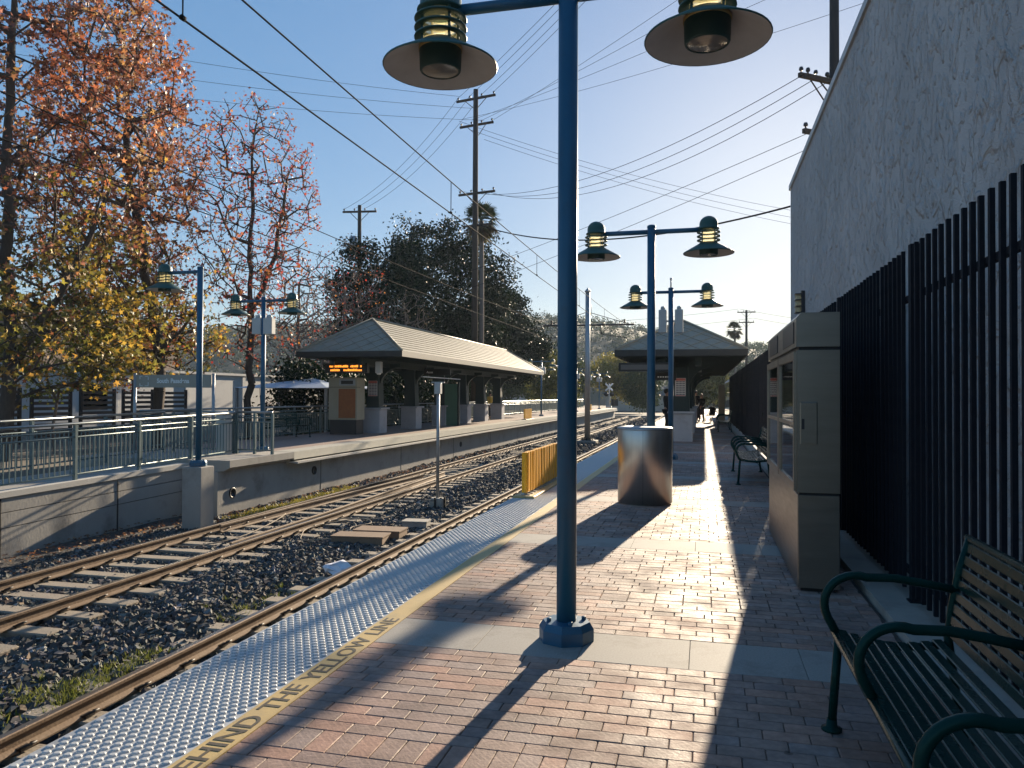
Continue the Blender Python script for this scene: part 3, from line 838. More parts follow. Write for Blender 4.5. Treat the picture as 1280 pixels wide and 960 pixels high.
# benches ------------------------------------------------------------------
def make_bench(loc, label, rz=0.0):
    # local: sits facing -x, runs along y from 0 to L; front at x=0
    L = 2.44
    t = thing('slatted_bench', loc, label, 'bench', 'green slatted steel benches', rz)
    # seat slats following a contour
    def slat(name, x, z, ang, w, ya=0.02, yb=L-0.02):
        b = MB()
        Mx = Matrix.Translation((x,0,z)) @ Matrix.Rotation(ang,4,'Y')
        b.prism([(-w/2+0.003,-0.004),(w/2-0.003,-0.004),(w/2,-0.001),(w/2,0.002),(w/2-0.004,0.005),(-w/2+0.004,0.005),(-w/2,0.002),(-w/2,-0.001)], 1, ya, yb, M=Mx)
        return b.build(name, M['bench_green'], t)
    for k in range(9):
        x = 0.045+k*0.0485
        z = 0.445 - 0.03*math.sin(math.pi*min(1,(k/8.0))) - 0.012*(k/8)
        a = [0.10,0.06,0.03,0.02,0.0,-0.01,-0.03,-0.05,-0.08][k]
        slat('seat_slat', x, z, a, 0.041)
    bk = []
    for k in range(8):
        s = k/7
        x = 0.475+0.055*s+0.02*s*s
        z = 0.485+0.365*s
        slat('back_slat', x, z, R(-82+5*s), 0.041)
    # front and top rails
    b = MB(); b.tube([(0.012,0,0.437),(0.012,L,0.437)], 0.016, 10); b.build('front_rail', M['bench_green'], t)
    b = MB(); b.tube([(0.562,0,0.885),(0.562,L,0.885)], 0.016, 10); b.build('top_rail', M['bench_green'], t)
    # supports with arm loops
    sup = MB()
    sup.tube([(0.0,0,0.02),(0.03,0,0.42)], 0.019, 10)
    sup.tube([(0.53,0,0.02),(0.475,0,0.45),(0.49,0,0.58),(0.52,0,0.74),(0.562,0,0.885)], 0.018, 10)
    sup.tube([(0.03,0,0.42),(0.15,0,0.405),(0.3,0,0.395),(0.475,0,0.42)], 0.017, 10)
    for x in (0.0, 0.53): sup.lathe([(0.045,0.0),(0.045,0.012),(0.025,0.02),(0.022,0.05)], 12, (x,0,0))
    sup_me = sup.mesh('leg_frame'); sup_me.materials.append(M['bench_green'])
    arm = MB()
    pts = [(0.03,0,0.42)]
    for a in np.linspace(205, 72, 12):
        pts.append((0.105+0.135*math.cos(R(a)), 0, 0.565+0.135*math.sin(R(a))))
    pts += [(0.26,0,0.697),(0.38,0,0.682),(0.515,0,0.66)]
    arm.tube(pts, 0.019, 10)
    arm_me = arm.mesh('armrest'); arm_me.materials.append(M['bench_green'])
    for y in (0.03, L-0.03):
        o = bpy.data.objects.new('leg_frame', sup_me); COL.objects.link(o); o.parent = t; o.location = (0,y,0)
    for y in (0.03, 0.823, 1.617, L-0.03):
        o = bpy.data.objects.new('armrest', arm_me); COL.objects.link(o); o.parent = t; o.location = (0,y,0)
    return t
bn = make_bench((0.56,1.32,0), 'dark green slatted bench nearest the camera, beside the dark picket fence')
dup(bn, (0.57,13.6,0), None, 'dark green slatted bench just beyond the stainless steel cabinet')
dup(bn, (0.60,33.4,0), None, 'small distant green bench by the fence, near the woman in the dark coat')
dup(bn, (-13.45,24.6,0), math.pi, 'dark green bench on the shaded far platform, left of the far shelter')

# stainless cabinet ---------------------------------------------------------
cab = thing('ticket_cabinet', (0.70,6.3,0), 'tall stainless steel cabinet with two glazed doors, standing against the fence', 'cabinet')
CX, CL, CH = 0.31, 2.66, 2.15
b = MB(); b.bbox(0.004, CX, 0.004, CL-0.004, 0.03, 0.745, 0.006); b.build('lower_body', M['steel_box'], cab)
b = MB(); b.box(0.015, CX-0.01, 0.015, CL-0.015, 0.744, 0.762); b.build('shadow_gap', M['black'], cab)
b = MB()  # upper body: a shell open at the front (x = 0) so the doors have depth behind them
b.box(0.0, CX, 0.0, 0.03, 0.761, 1.86); b.box(0.0, CX, CL-0.03, CL, 0.761, 1.86); b.box(CX-0.03, CX, 0.0305, CL-0.0305, 0.761, 1.86)
b.box(0.05, CX-0.031, 0.0305, CL-0.0305, 0.762, 0.79)
b.build('upper_body', M['steel_box'], cab)
b = MB(); b.box(0.015, CX-0.01, 0.015, CL-0.015, 1.8605, 1.885); b.build('shadow_gap', M['black'], cab)
b = MB(); b.prism([(-0.005,1.886),(CX,1.886),(CX,2.15),(0.03,2.15),(-0.005,2.11)], 1, 0.0, CL); b.build('hood', M['steel_box'], cab)
for (y0, y1) in ((0.14,0.98),(1.5,2.35)):
    b = MB(); b.box(-0.012,-0.0055,y0,y1,1.92,2.09); o = b.build('hood_panel', M['steel_dark'], cab)
for (y0, y1) in ((0.04,1.30),(1.36,2.62)):
    b = MB()
    b.box(-0.02,0.012,y0,y1,0.77,0.83); b.box(-0.02,0.012,y0,y1,1.79,1.85); b.box(-0.02,0.012,y0,y0+0.06,0.8305,1.7895); b.box(-0.02,0.012,y1-0.06,y1,0.8305,1.7895)
    b.box(-0.019,0.011,y0+0.0605,y1-0.0605,1.27,1.30)
    d = b.build('door', M['steel_box'], cab)
    b = MB(); b.box(-0.006,0.0,y0+0.061,y1-0.061,0.831,1.2695); b.build('pane', M['glass'], d)
    b = MB(); b.box(-0.006,0.0,y0+0.061,y1-0.061,1.3005,1.7885); b.build('pane', M['glass'], d)
    b = MB(); b.box(0.06,0.075,y0+0.1,y1-0.1,0.82,1.77); b.build('display_board', mat('board_%d' % int(y0*100), (0.10,0.12,0.13), 0.5, 0, (0.35,0.33,0.28), 3.5, 0.6), d)
b = MB(); b.bbox(0.02,0.145,-0.028,-0.001,1.14,1.46,0.006); o = b.build('lock_box', M['steel_box'], cab)
b = MB(); b.box(0.03,0.05,-0.034,-0.0285,1.25,1.33); b.build('latch', M['steel_dark'], o)
b = MB(); b.box(0.03, CX-0.03, 0.03, CL-0.03, 0.0, 0.031); b.build('plinth', M['black'], cab)

# fence ----------------------------------------------------------------------
FX, FH = 1.46, 2.57
fn = thing('picket_fence', (FX,0,0.05), 'tall black steel picket fence along the right edge of the near platform', 'fence')
pk = MB(); pk.box(-0.013,0.013,-0.014,0.014,0.06,FH-0.05); pkm = pk.mesh('picket'); pkm.materials.append(M['fence_dark'])
ps = MB(); ps.box(-0.035,0.035,-0.035,0.035,0.0,FH-0.03); psm = ps.mesh('fence_post'); psm.materials.append(M['fence_dark'])
yy = 6.0-3.06*2
posts = []
while yy < 47: posts.append(yy); yy += 3.06
for yy in posts:
    o = bpy.data.objects.new('fence_post', psm); COL.objects.link(o); o.parent = fn; o.location = (0,yy,0)
    if yy < 30:
        b = MB(); b.box(-0.05,0.05,-0.05,0.05,0.0,0.012); b.build('post_foot', M['fence_dark'], fn, (0,yy,0))
for a, c in zip(posts[:-1], posts[1:]):
    for z in (0.17, FH-0.42):
        b = MB(); b.box(-0.018,0.018,a+0.036,c-0.036,z,z+0.04); b.build('fence_rail', M['fence_dark'], fn)
    n = 20
    for k in range(1, n+1):
        y = a+0.036+(c-a-0.072)*k/(n+1)
        if y < 1.0: continue
        o = bpy.data.objects.new('picket', pkm); COL.objects.link(o); o.parent = fn; o.location = (-0.0315,y+random.uniform(-0.004,0.004),random.uniform(-0.004,0.004)); o.rotation_euler = (random.uniform(-0.0018,0.0018),random.uniform(-0.0012,0.0012),random.uniform(-0.05,0.05))

# building -------------------------------------------------------------------
bl = thing('stucco_building', (1.87,0,0), 'tall grey stucco building wall rising above the fence', 'building')
b = MB(); b.box(0,14,-12,18.0,-1.35,6.08); b.build('wall', M['stucco'], bl)
b = MB(); b.box(-0.035,14,-12,18.035,6.081,6.19); b.build('parapet_cap', mat('parapet', (0.45,0.44,0.42), 0.5, 0.2, (0.38,0.37,0.35), 3, 0.8), bl)
b = MB(); b.box(-0.07,-0.002,15.5,15.72,3.05,3.52); lt = b.build('wall_lantern', M['steel_dark'], bl)
b = MB(); b.box(-0.16,-0.0705,15.52,15.70,3.10,3.47); b.build('lantern_glass', M['lamp_glass'], lt)
for z in (3.1, 3.22, 3.34, 3.455):
    b = MB(); b.box(-0.175,-0.0702,15.5,15.72,z,z+0.015); b.build('lantern_bar', M['steel_dark'], lt)

# low blue roofed building beyond the fence
br = thing('low_building', (2.2,40,0), 'low building with a pale blue metal roof beyond the fence', 'building')
b = MB(); b.box(0,9,0,26,-0.1,2.55); b.build('wall', M['white_paint'], br)
b = MB(); b.prism([(-0.5,2.56),(2.2,3.72),(2.2,3.80),(-0.5,2.64)], 1, -0.5, 26.5); b.prism([(2.205,3.72),(9.4,3.70),(9.4,3.78),(2.205,3.80)], 1, -0.5, 26.5)
b.build('roof', M['blue_sheet'], br)
b = MB(); b.prism([(0.0,2.555),(2.2,3.69),(8.9,3.69),(8.9,2.555)], 1, 0.05, 0.2); b.build('gable', M['white_paint'], br)
b = MB()
for k in range(14): b.prism([(-0.5,2.641),(2.2,3.801),(2.2,3.83),(-0.5,2.67)], 1, 1.2+k*1.8, 1.24+k*1.8)
b.build('roof_seam', M['blue_sheet'], br)

# ------------------------------------------------------------------ shelters
M['roof_tile'] = mat('roof_tile', (0.25,0.222,0.165), 0.55, 0, (0.31,0.28,0.21), 7, 0.9, bump=0.25, bscale=50, dirt=(0.16,0.145,0.115), dscale=1.5)
def clip_poly(poly, hp):
    for (nx_, ny_, d) in hp:     # keep nx*x+ny*y <= d
        out = []
        for i in range(len(poly)):
            a, b = poly[i], poly[(i+1) % len(poly)]
            da, db = nx_*a[0]+ny_*a[1]-d, nx_*b[0]+ny_*b[1]-d
            if da <= 0: out.append(a)
            if da*db < 0:
                t = da/(da-db); out.append((a[0]+(b[0]-a[0])*t, a[1]+(b[1]-a[1])*t))
        poly = out
        if len(poly) < 3: return []
    return poly
def poly_area(p):
    return abs(sum(p[i][0]*p[(i+1)%len(p)][1]-p[(i+1)%len(p)][0]*p[i][1] for i in range(len(p))))/2

def shelter(loc, L, w, eave, apex, colx, coly, label):
    t = thing('station_shelter', loc, label, 'shelter', 'hip roofed station shelters')
    hw, rise = w/2, apex-eave
    SL = math.hypot(hw, rise)
    # near hip: diamond tiles laid one by one
    under = MB()
    e = 0.03
    A, B, C_, D = (-hw,0,eave), (hw,0,eave), (hw,L,eave), (-hw,L,eave)
    P, Q = (0,hw,apex), (0,L-hw,apex)
    under.add([A,B,C_,D,P,Q], [(0,1,4),(1,2,5,4),(2,3,5),(3,0,4,5),(3,2,1,0)])
    roof = under.build('roof', M['soffit'], t)
    dw, dh = 0.64, 0.60
    nrm = Vector((0,-rise,hw)).normalized(); up = Vector((0,hw,rise)).normalized()
    ct = [(-rise_ if False else 0, 0, 0) for rise_ in ()]
    s_edge = SL
    hps = [(0,-1,0.0), (SL, hw, hw*SL), (-SL, hw, hw*SL)]
    r = 0
    tt = -dh/2
    while tt < SL:
        s = -math.ceil(hw/dw)*dw + (dw/2 if r % 2 else 0) - dw
        while s < hw+dw:
            pol = [(s,tt-dh/2),(s+dw/2,tt),(s,tt+dh/2),(s-dw/2,tt)]
            pol = clip_poly(pol, hps)
            if pol and poly_area(pol) > 0.004:
                lo = min(p[1] for p in pol); hi = max(p[1] for p in pol)
                vs, n = [], len(pol)
                for lift in (0.005, None):
                    for (a, c) in pol:
                        l_ = 0.004 if lift else 0.012+0.03*(1-(c-(tt-dh/2))/dh)
                        sc_ = 0.985 if lift is None else 1.0
                        vs.append(Vector((a,0,eave)) + up*c + nrm*l_)
                b = MB(); b.add(vs, [tuple(range(n-1,-1,-1)), tuple(range(n,2*n))]+[(i,(i+1)%n,n+(i+1)%n,n+i) for i in range(n)])
                b.build('roof_tile', M['roof_tile'], roof)
            s += dw
        tt += dh/2
        r += 1
    # long slopes and far hip: stepped courses
    nc = 12
    for sx in (1, -1):
        for k in range(nc):
            f0, f1 = k/nc, (k+1)/nc
            nn = Vector((sx*rise,0,hw)).normalized()
            def pt(f, y, l): return Vector((sx*hw*(1-f), y, eave+rise*f)) + nn*l
            a0, b0, a1, b1 = f0*hw, L-f0*hw, f1*hw, L-f1*hw
            vs = [pt(f0,a0,0.004),pt(f0,b0,0.004),pt(f1,b1,0.004),pt(f1,a1,0.004),pt(f0,a0,0.034),pt(f0,b0,0.034),pt(f1,b1,0.012),pt(f1,a1,0.012)]
            b = MB(); b.add(vs, [(0,1,2,3),(4,5,6,7),(0,1,5,4),(1,2,6,5),(2,3,7,6),(3,0,4,7)]); b.build('roof_course', M['roof_tile'], roof)
    b = MB()
    for (p, q) in ((A,P),(B,P),(C_,Q),(D,Q),(P,Q)):
        b.tube([Vector(p)+Vector((0,0,0.045)), Vector(q)+Vector((0,0,0.045))], 0.05, 6)
    b.build('ridge_cap', M['roof_tile'], roof)
    # fascia, rafter tails, beams
    for (x0,x1,y0,y1) in ((-hw-0.03,hw+0.03,-0.03,0.0),(-hw-0.03,hw+0.03,L,L+0.03),(-hw-0.03,-hw,0.001,L-0.001),(hw,hw+0.03,0.001,L-0.001)):
        b = MB(); b.box(x0,x1,y0,y1,eave-0.17,eave+0.035); b.build('fascia', M['fascia'], t)
    y = 0.6
    tail = MB(); tail.box(-hw+0.02,hw-0.02,-0.04,0.04,eave-0.17,eave-0.02); tm = tail.mesh('rafter'); tm.materials.append(M['dark_green'])
    while y < L-0.3:
        o = bpy.data.objects.new('rafter', tm); COL.objects.link(o); o.parent = t; o.location = (0,y,0); y += 0.9
    for x in (colx-0.55, colx+0.55):
        b = MB(); b.box(x-0.09,x+0.09,0.5,L-0.5,eave-0.44,eave-0.175); b.build('beam', M['dark_green'], t)
    # columns on pedestals
    for yc in coly:
        pd = MB(); pd.bbox(colx-0.36,colx+0.36,yc-0.36,yc+0.36,0.0,0.93,0.02); p = pd.build('pedestal', M['ped_grey'], t)
        b = MB(); b.bbox(colx-0.45,colx+0.45,yc-0.45,yc+0.45,0.931,0.995,0.015); b.build('pedestal_cap', M['ped_grey'], p)
        b = MB()
        b.prism([(-0.27,0.996),(0.27,0.996),(0.21,eave-0.442),(-0.21,eave-0.442)], 1, yc-0.24, yc+0.24, Matrix.Translation((colx,0,0)))
        c = b.build('column', M['dark_green'], t)
        # curved knee braces both sides
        for sx in (1, -1):
            b = MB()
            arc = [(colx+sx*(0.22+0.85*(1-math.cos(a))), eave-1.25+0.82*math.sin(a)) for a in np.linspace(0, math.pi/2, 8)]
            poly = arc + [(colx+sx*1.07, eave-0.30), (colx+sx*0.22, eave-0.30)]
            b.prism(poly, 1, yc-0.06, yc+0.06); b.build('knee_brace', M['dark_green'], c)
    return t
shl = shelter((-12.3,25.2,0), 24.6, 4.05, 3.02, 4.36, -0.35, (3.1,7.0,11.0,14.6,18.0,21.8), 'long hip roofed shelter on the far platform with a sunlit tiled slope')
shr = shelter((-0.72,24.5,0), 24.0, 4.0, 2.92, 4.02, 0.0, (1.9,8.0,14.0,20.0), 'dark hip roofed shelter straddling the near platform')

# pieces of the near shelter
def poster(parent, x0, x1, y, z0, z1, sgn=-1):
    b = MB(); b.box(x0,x1,y-0.012,y,z0,z1); o = b.build('notice_board', M['poster'], parent)
    b = MB(); b.box(x0+0.01,x1-0.01,y-0.0145,y-0.0125,z1-0.09,z1-0.01); b.build('notice_header', M['poster_red'], o)
    b = MB()
    n = 8
    for k in range(n):
        z = z0+0.04+(z1-z0-0.18)*k/(n-1)
        for j in range(3):
            xa = x0+0.03+(x1-x0-0.04)*j/3
            b.box(xa, xa+(x1-x0)*0.26, y-0.0145, y-0.0125, z, z+0.035)
    b.build('notice_print', M['print_dark'], o)
    b = MB(); b.box(x0+0.01,x1-0.01,y-0.0143,y-0.0127,z0+0.008,z0+0.03); b.build('notice_footer', M['poster_red'], o)
poster(shr, -0.20, 0.14, 1.9-0.265, 1.50, 2.10)
poster(shl, -0.52, -0.14, 3.1-0.265, 1.45, 2.05)
b = MB(); b.box(-1.93,-0.30,0.25,0.40,2.28,2.56); o = b.build('fascia_sign', M['black'], shr)
b = MB(); b.box(-1.86,-0.36,0.243,0.2495,2.34,2.50); b.build('sign_band', mat('sign_band', (0.10,0.10,0.10), 0.5), o)
def hanging_sign(parent, x0, x1, y, z0, z1, zc, txt, sub=None):
    b = MB(); b.box(x0,x1,y-0.04,y+0.04,z0,z1); o = b.build('hanging_sign', M['black'], parent)
    b = MB()
    for x in (x0+0.1, x1-0.1): b.box(x-0.012,x+0.012,y-0.012,y+0.012,z1,zc)
    b.build('sign_hanger', M['black'], o)
    Mx = Matrix(((1,0,0,x0+0.12),(0,0,-1,y-0.0425),(0,1,0,z0+(z1-z0)*0.32),(0,0,0,1)))
    if txt: text(txt, (z1-z0)*0.52, M['sign_white'], o, Mx, 0.9)
    else:
        b = MB()
        for k in range(5): b.box(x0+0.2+k*0.08,x0+0.25+k*0.08,y-0.043,y-0.0405,z0+0.09,z0+0.125)
        b.box(x0+0.06,x0+0.12,y-0.043,y-0.0405,z0+0.08,z0+0.15)
        b.build('sign_print', M['sign_white'], o)
hanging_sign(shr, -0.95, -0.15, 1.2, 2.02, 2.26, 2.75, None)
hanging_sign(shl, 0.55, 1.75, 6.2, 2.36, 2.62, 2.85, 'Azusa')
# passenger sign with amber dot rows
b = MB(); b.box(-1.35,0.35,0.8,1.0,2.30,2.66); o = b.build('message_sign', M['black'], shl)
b = MB()
rs = random.Random(3)
for (z, xs_) in ((2.52,(-1.15,0.12)),(2.38,(-1.2,0.1))):
    x = xs_[0]
    while x < xs_[1]:
        wv = rs.uniform(0.025,0.07)
        if rs.random() < 0.86: b.box(x,x+wv,0.793,0.799,z-0.012,z+rs.uniform(0.045,0.075))
        x += wv+0.014
b.build('amber_letters', M['led'], o)
b = MB(); b.box(-1.2,-1.16,0.88,0.92,2.661,2.84); b.box(0.16,0.20,0.88,0.92,2.661,2.84); b.build('sign_hanger', M['black'], o)
b = MB(); b.bbox(0.62,0.84,0.9,1.1,2.30,2.72,0.02); o = b.build('security_camera', M['box_white'], shl)
b = MB(); b.lathe([(0.06,2.24),(0.09,2.29),(0.09,2.30)], 12, (0.73,1.0,0)); b.build('camera_dome', M['sign_white'], o)
b = MB(); b.box(1.55,1.62,3.2,8.0,2.2,2.24); b.build('conduit', M['galv'], shl)
# ticket machine at the near end of the far shelter
tm_ = thing('ticket_machine', (-13.75,26.6,0), 'grey ticket machine with an orange-brown front panel under the far shelter', 'ticket machine')
b = MB(); b.bbox(-0.05,1.12,0,0.7,0.55,2.15,0.02); b.build('body', M['tan_metal'], tm_)
b = MB(); b.box(0.38,1.06,-0.02,-0.001,0.62,1.72); b.build('front_panel', M['orange_panel'], tm_)
b = MB(); b.box(0.40,1.05,-0.02,-0.001,1.85,2.08); o = b.build('header', M['galv'], tm_)
b = MB(); b.box(0.48,0.97,-0.03,-0.0205,1.90,2.03); b.build('header_screen', M['black'], o)
b = MB(); b.box(0.0,1.08,0.04,0.66,0.0,0.549); b.build('base', M['steel_dark'], tm_)
b = MB(); b.box(-0.052,1.122,-0.004,0.3,1.775,1.79); b.build('seam', M['black'], tm_)
# green information panel between the pedestals
gp = thing('information_panel', (-12.1,36.0,0), 'tall green metal panel standing between pedestals of the far shelter', 'panel')
b = MB(); b.bbox(-0.28,0.38,-0.06,0.06,0.0,2.05,0.01); b.build('panel', M['green_panel'], gp)
b = MB(); b.box(-0.42,-0.281,-0.09,0.09,0.0,2.15); b.box(0.381,0.47,-0.09,0.09,0.0,2.15); b.build('panel_frame', M['dark_green'], gp)
# light canopy benches inside: pale panels and leaning rails at the back of the far platform
for k,(ya,yb_) in enumerate(((40.2,43.4),(44.0,48.0))):
    t = thing('leaning_rail', (-13.9,0,0), ('nearer','farther')[k]+' sunlit pale leaning rail at the back of the far shelter', 'rail', 'leaning rails')
    b = MB(); b.bbox(-0.18,0.18,ya,yb_,0.92,1.0,0.02); b.build('rail_top', M['box_white'], t)
    for y in (ya+0.3, yb_-0.3):
        b = MB(); b.box(-0.04,0.04,y-0.04,y+0.04,0,0.92); b.build('leg', M['galv'], t)

# ------------------------------------------------------------------ railings
def railing(name, A, B, label, nposts, pitch, group=None, stuff=False, tall=1.05, end_posts=True):
    A, B = Vector(A), Vector(B)
    t = thing(name, A, label, 'railing', group)
    D = B-A
    n = D.normalized()
    side = Vector((n.y,-n.x,0)).normalized()
    b = MB(); b.tube([Vector((0,0,tall)), D+Vector((0,0,tall))], 0.028, 10); b.build('top_rail', M['rail_top'], t)
    for z, r in ((tall-0.14,0.016),(tall-0.25,0.016),(0.10,0.018)):
        b = MB(); b.tube([Vector((0,0,z)), D+Vector((0,0,z))], r, 6); b.build('rail', M['rail_paint'], t)
    pm = MB(); pm.box(-0.03,0.03,-0.03,0.03,-0.05,tall-0.03); pme = pm.mesh('post'); pme.materials.append(M['rail_paint'])
    for k in range(nposts):
        o = bpy.data.objects.new('post', pme); COL.objects.link(o); o.parent = t; o.location = D*(k/(nposts-1))
    pk = MB(); pk.box(-0.009,0.009,-0.009,0.009,0.115,tall-0.262)
    pkm = pk.mesh('baluster'); pkm.materials.append(M['rail_paint'])
    m = int(D.length/pitch)
    if stuff:
        bb = MB()
        for k in range(1, m):
            p = D*(k/m)
            bb.box(p.x-0.012,p.x+0.012,p.y-0.012,p.y+0.012,p.z+0.11,p.z+tall-0.26)
        o = bb.build('balusters', M['rail_paint'], t, fix=False); o['kind'] = 'stuff'
    else:
        for k in range(1, m):
            o = bpy.data.objects.new('baluster', pkm); COL.objects.link(o); o.parent = t; o.location = D*(k/m)
    return t
GRL = 'green picket railings of the far platform'
railing('metal_railing', (-11.48,7.0,rz(7.0)-0.02), (-11.48,17.15,-0.02), 'long green railing on top of the retaining wall beside the far track', 7, 0.118, GRL)
railing('metal_railing', (-11.44,17.2,0), (-10.45,17.2,0), 'short railing across the end of the far platform landing', 3, 0.118, GRL)
railing('metal_railing', (-13.5,7.0,rz(7.0)-0.02), (-13.5,17.1,-0.02), 'rear railing of the ramp, seen through the front one', 6, 0.118, GRL)
railing('metal_railing', (-14.5,17.4,0), (-14.5,94.8,0), 'very long railing along the back of the far platform', 40, 0.14, GRL, stuff=True)
railing('metal_railing', (-13.4,17.3,0), (-11.6,17.3,0), 'railing return beside the twin lamp post on the far platform', 2, 0.118, GRL)
cp = thing('corner_bollard', (-11.62,16.9,0), 'pale concrete post at the corner of the far platform railing', 'post')
b = MB(); b.bbox(-0.14,0.14,-0.14,0.14,-0.12,1.0,0.02); b.build('shaft', M['concrete_pale'], cp)
b = MB(); b.bbox(-0.16,0.16,-0.16,0.16,1.001,1.06,0.015); b.build('cap', M['concrete_pale'], cp)

# station name sign
sg = thing('station_sign', (-14.75,17.5,-0.35), 'grey station name board lettered in white above the ramp railing', 'sign', rz=R(14))
W = 2.05
b = MB(); b.box(0.045,W,-0.03,0.03,2.02,2.36); o = b.build('board', M['sign_grey'], sg)
for x in (0.0, W+0.05):
    b = MB(); b.tube([(x,0,0),(x,0,2.40)], 0.042, 12); b.build('post', M['galv'], sg)
Mx = Matrix(((1,0,0,0.60),(0,0,-1,-0.0325),(0,1,0,2.145),(0,0,0,1)))
text('South Pasadena', 0.165, M['sign_white'], o, Mx, 0.82, bold=0.006)
b = MB()
for (x0,x1,z0,z1) in ((0.14,0.155,2.06,2.13),(0.14,0.155,2.24,2.32),(0.16,0.21,2.31,2.325),(0.29,0.36,2.31,2.325),(0.36,0.375,2.06,2.16),(0.36,0.375,2.22,2.31),(0.16,0.22,2.055,2.07),(0.28,0.36,2.055,2.07)):
    b.box(x0,x1,-0.0345,-0.0305,z0,z1)
b.build('emblem', M['sign_white'], o)

# ------------------------------------------------------------------ trackside things
sm = thing('signal_post', (-6.12,17.3,-1.17), 'thin grey post on a concrete base between the tracks', 'post')
b = MB(); b.bbox(-0.16,0.16,-0.16,0.16,-0.05,0.24,0.02); b.build('base', M['concrete'], sm)
b = MB(); b.tube([(0,0,0.24),(0,0,2.92)], 0.038, 12); b.build('shaft', M['galv'], sm)
b = MB(); b.bbox(-0.075,0.075,-0.075,0.075,2.70,2.96,0.01); b.box(-0.16,0.16,-0.03,0.03,2.961,2.985); b.build('head', M['galv'], sm)
b = MB()
for k in range(8):
    a = k*math.pi/4
    b.box(0.18*math.cos(a)-0.02,0.18*math.cos(a)+0.02,0.18*math.sin(a)-0.02,0.18*math.sin(a)+0.02,0.0,0.26)
b.build('bolt_cage', M['clip'], sm)
for k,(x,y,lx,ly,rot,lb) in enumerate(((-6.05,12.95,0.95,0.46,0.1,'nearer rusty brown steel cover plate between the tracks'),(-5.95,13.6,0.9,0.48,0.06,'farther rusty brown steel cover plate between the tracks'),(-5.65,14.7,0.5,0.34,0.1,'small pale cover slab behind the two rusty plates'))):
    t = thing('cover_box', (x,y,-1.19), lb, 'cover', 'trackside covers', rot)
    b = MB(); b.bbox(-lx/2,lx/2,-ly/2,ly/2,0.0,0.13,0.008); b.build('box', M['rust'] if k < 2 else M['concrete'], t)
    b = MB(); b.box(-lx/2-0.015,lx/2+0.015,-ly/2-0.015,ly/2+0.015,0.131,0.155); b.build('lid', M['rust'] if k < 2 else M['concrete'], t)
def cable(pts, r, label, m='tie'):
    # smooth path
    P_ = [Vector(p) for p in pts]; out = []
    for i in range(len(P_)-1):
        p0, p1, p2, p3 = P_[max(i-1,0)], P_[i], P_[i+1], P_[min(i+2,len(P_)-1)]
        for k in range(6):
            u = k/6
            out.append(0.5*((2*p1)+(-p0+p2)*u+(2*p0-5*p1+4*p2-p3)*u*u+(-p0+3*p1-3*p2+p3)*u**3))
    out.append(P_[-1])
    b = MB(); b.tube(out, r, 7)
    o = b.build('cable', M[m]); tag(o, label, 'cable', 'track cables'); return o
cable([(-6.12,17.15,-1.0),(-6.3,16.9,-0.95),(-6.35,16.4,-1.13),(-6.6,15.9,-1.14),(-6.7,15.2,-1.13),(-7.3,14.9,-1.1),(-7.5,14.6,-1.12)], 0.011, 'pale cable looping from the thin signal post to the far track')
cable([(-6.4,13.4,-1.12),(-6.7,13.9,-1.1),(-6.6,14.6,-1.12),(-6.95,14.9,-1.09),(-7.4,14.2,-1.1)], 0.011, 'pale cable curling beside the rusty cover plates')
cable([(-6.5,12.8,-1.11),(-6.9,12.4,-1.09),(-7.2,12.9,-1.08),(-7.45,13.5,-1.1),(-7.45,14.2,-1.1)], 0.010, 'thin pale cable left of the rusty cover plates')
cable([(-8.95,11.6,-1.13),(-8.5,11.7,-1.13),(-8.3,12.6,-1.13),(-8.6,14.2,-1.13),(-8.95,15.3,-1.13)], 0.010, 'pale cable looping between the rails of the far track')
# crumpled paper
bm = bmesh.new(); bmesh.ops.create_icosphere(bm, subdivisions=2, radius=0.17)
rs = random.Random(5)
for v in bm.verts:
    v.co = Vector((v.co.x*1.25+rs.uniform(-.05,.05), v.co.y*0.75+rs.uniform(-.05,.05), v.co.z*0.62+rs.uniform(-.045,.045)))
me = bpy.data.meshes.new('paper_litter'); bm.to_mesh(me); bm.free()
o = link('paper_litter', me, M['paper'], None, (-5.25,10.45,-1.08)); tag(o, 'crumpled white paper lying on the ballast between the tracks', 'litter')
# catenary masts
def mast(loc, label):
    t = thing('catenary_mast', loc, label, 'mast', 'catenary masts between the tracks')
    b = MB(); b.bbox(-0.55,0.55,-0.55,0.55,-0.1,0.22,0.03); b.build('footing', M['concrete'], t)
    b = MB(); b.tube([(0,0,0.2),(0,0,8.5)], [0.16,0.125], 20); b.lathe([(0.17,8.5),(0.17,8.56),(0.0001,8.75)], 16); b.build('shaft', M['galv'], t)
    b = MB()
    for k in range(8):
        a = k*math.pi/4; b.lathe([(0.025,0.21),(0.025,0.36)], 6, (0.3*math.cos(a),0.3*math.sin(a),0))
    b.lathe([(0.38,0.24),(0.38,0.28)], 16); b.build('anchor_bolts', M['clip'], t)
    b = MB(); b.tube([(-2.5,0,6.65),(2.6,0,6.65)], 0.05, 10); b.build('cross_arm', M['steel_dark'], t)
    for s in (-1,1):
        b = MB(); b.tube([(s*0.13,0,7.35),(s*2.3,0,6.68)], 0.018, 6); b.build('stay', M['steel_dark'], t)
        b = MB(); b.tube([(s*0.75,0,6.6),(s*0.75,0,6.1)], 0.03, 8); b.tube([(s*0.75,0,6.12),(s*1.25,0,6.6)], 0.02, 6); b.tube([(s*0.75,0,6.15),(s*2.15,0,5.92)], 0.022, 6)
        b.build('registration_arm', M['steel_dark'], t)
        b = MB()
        for k in range(4): b.lathe([(0.03,0.0),(0.075,0.03),(0.03,0.06)], 10, (s*2.05,0,6.71+k*0.06))
        b.build('insulator', M['steel_dark'], t)
    return t
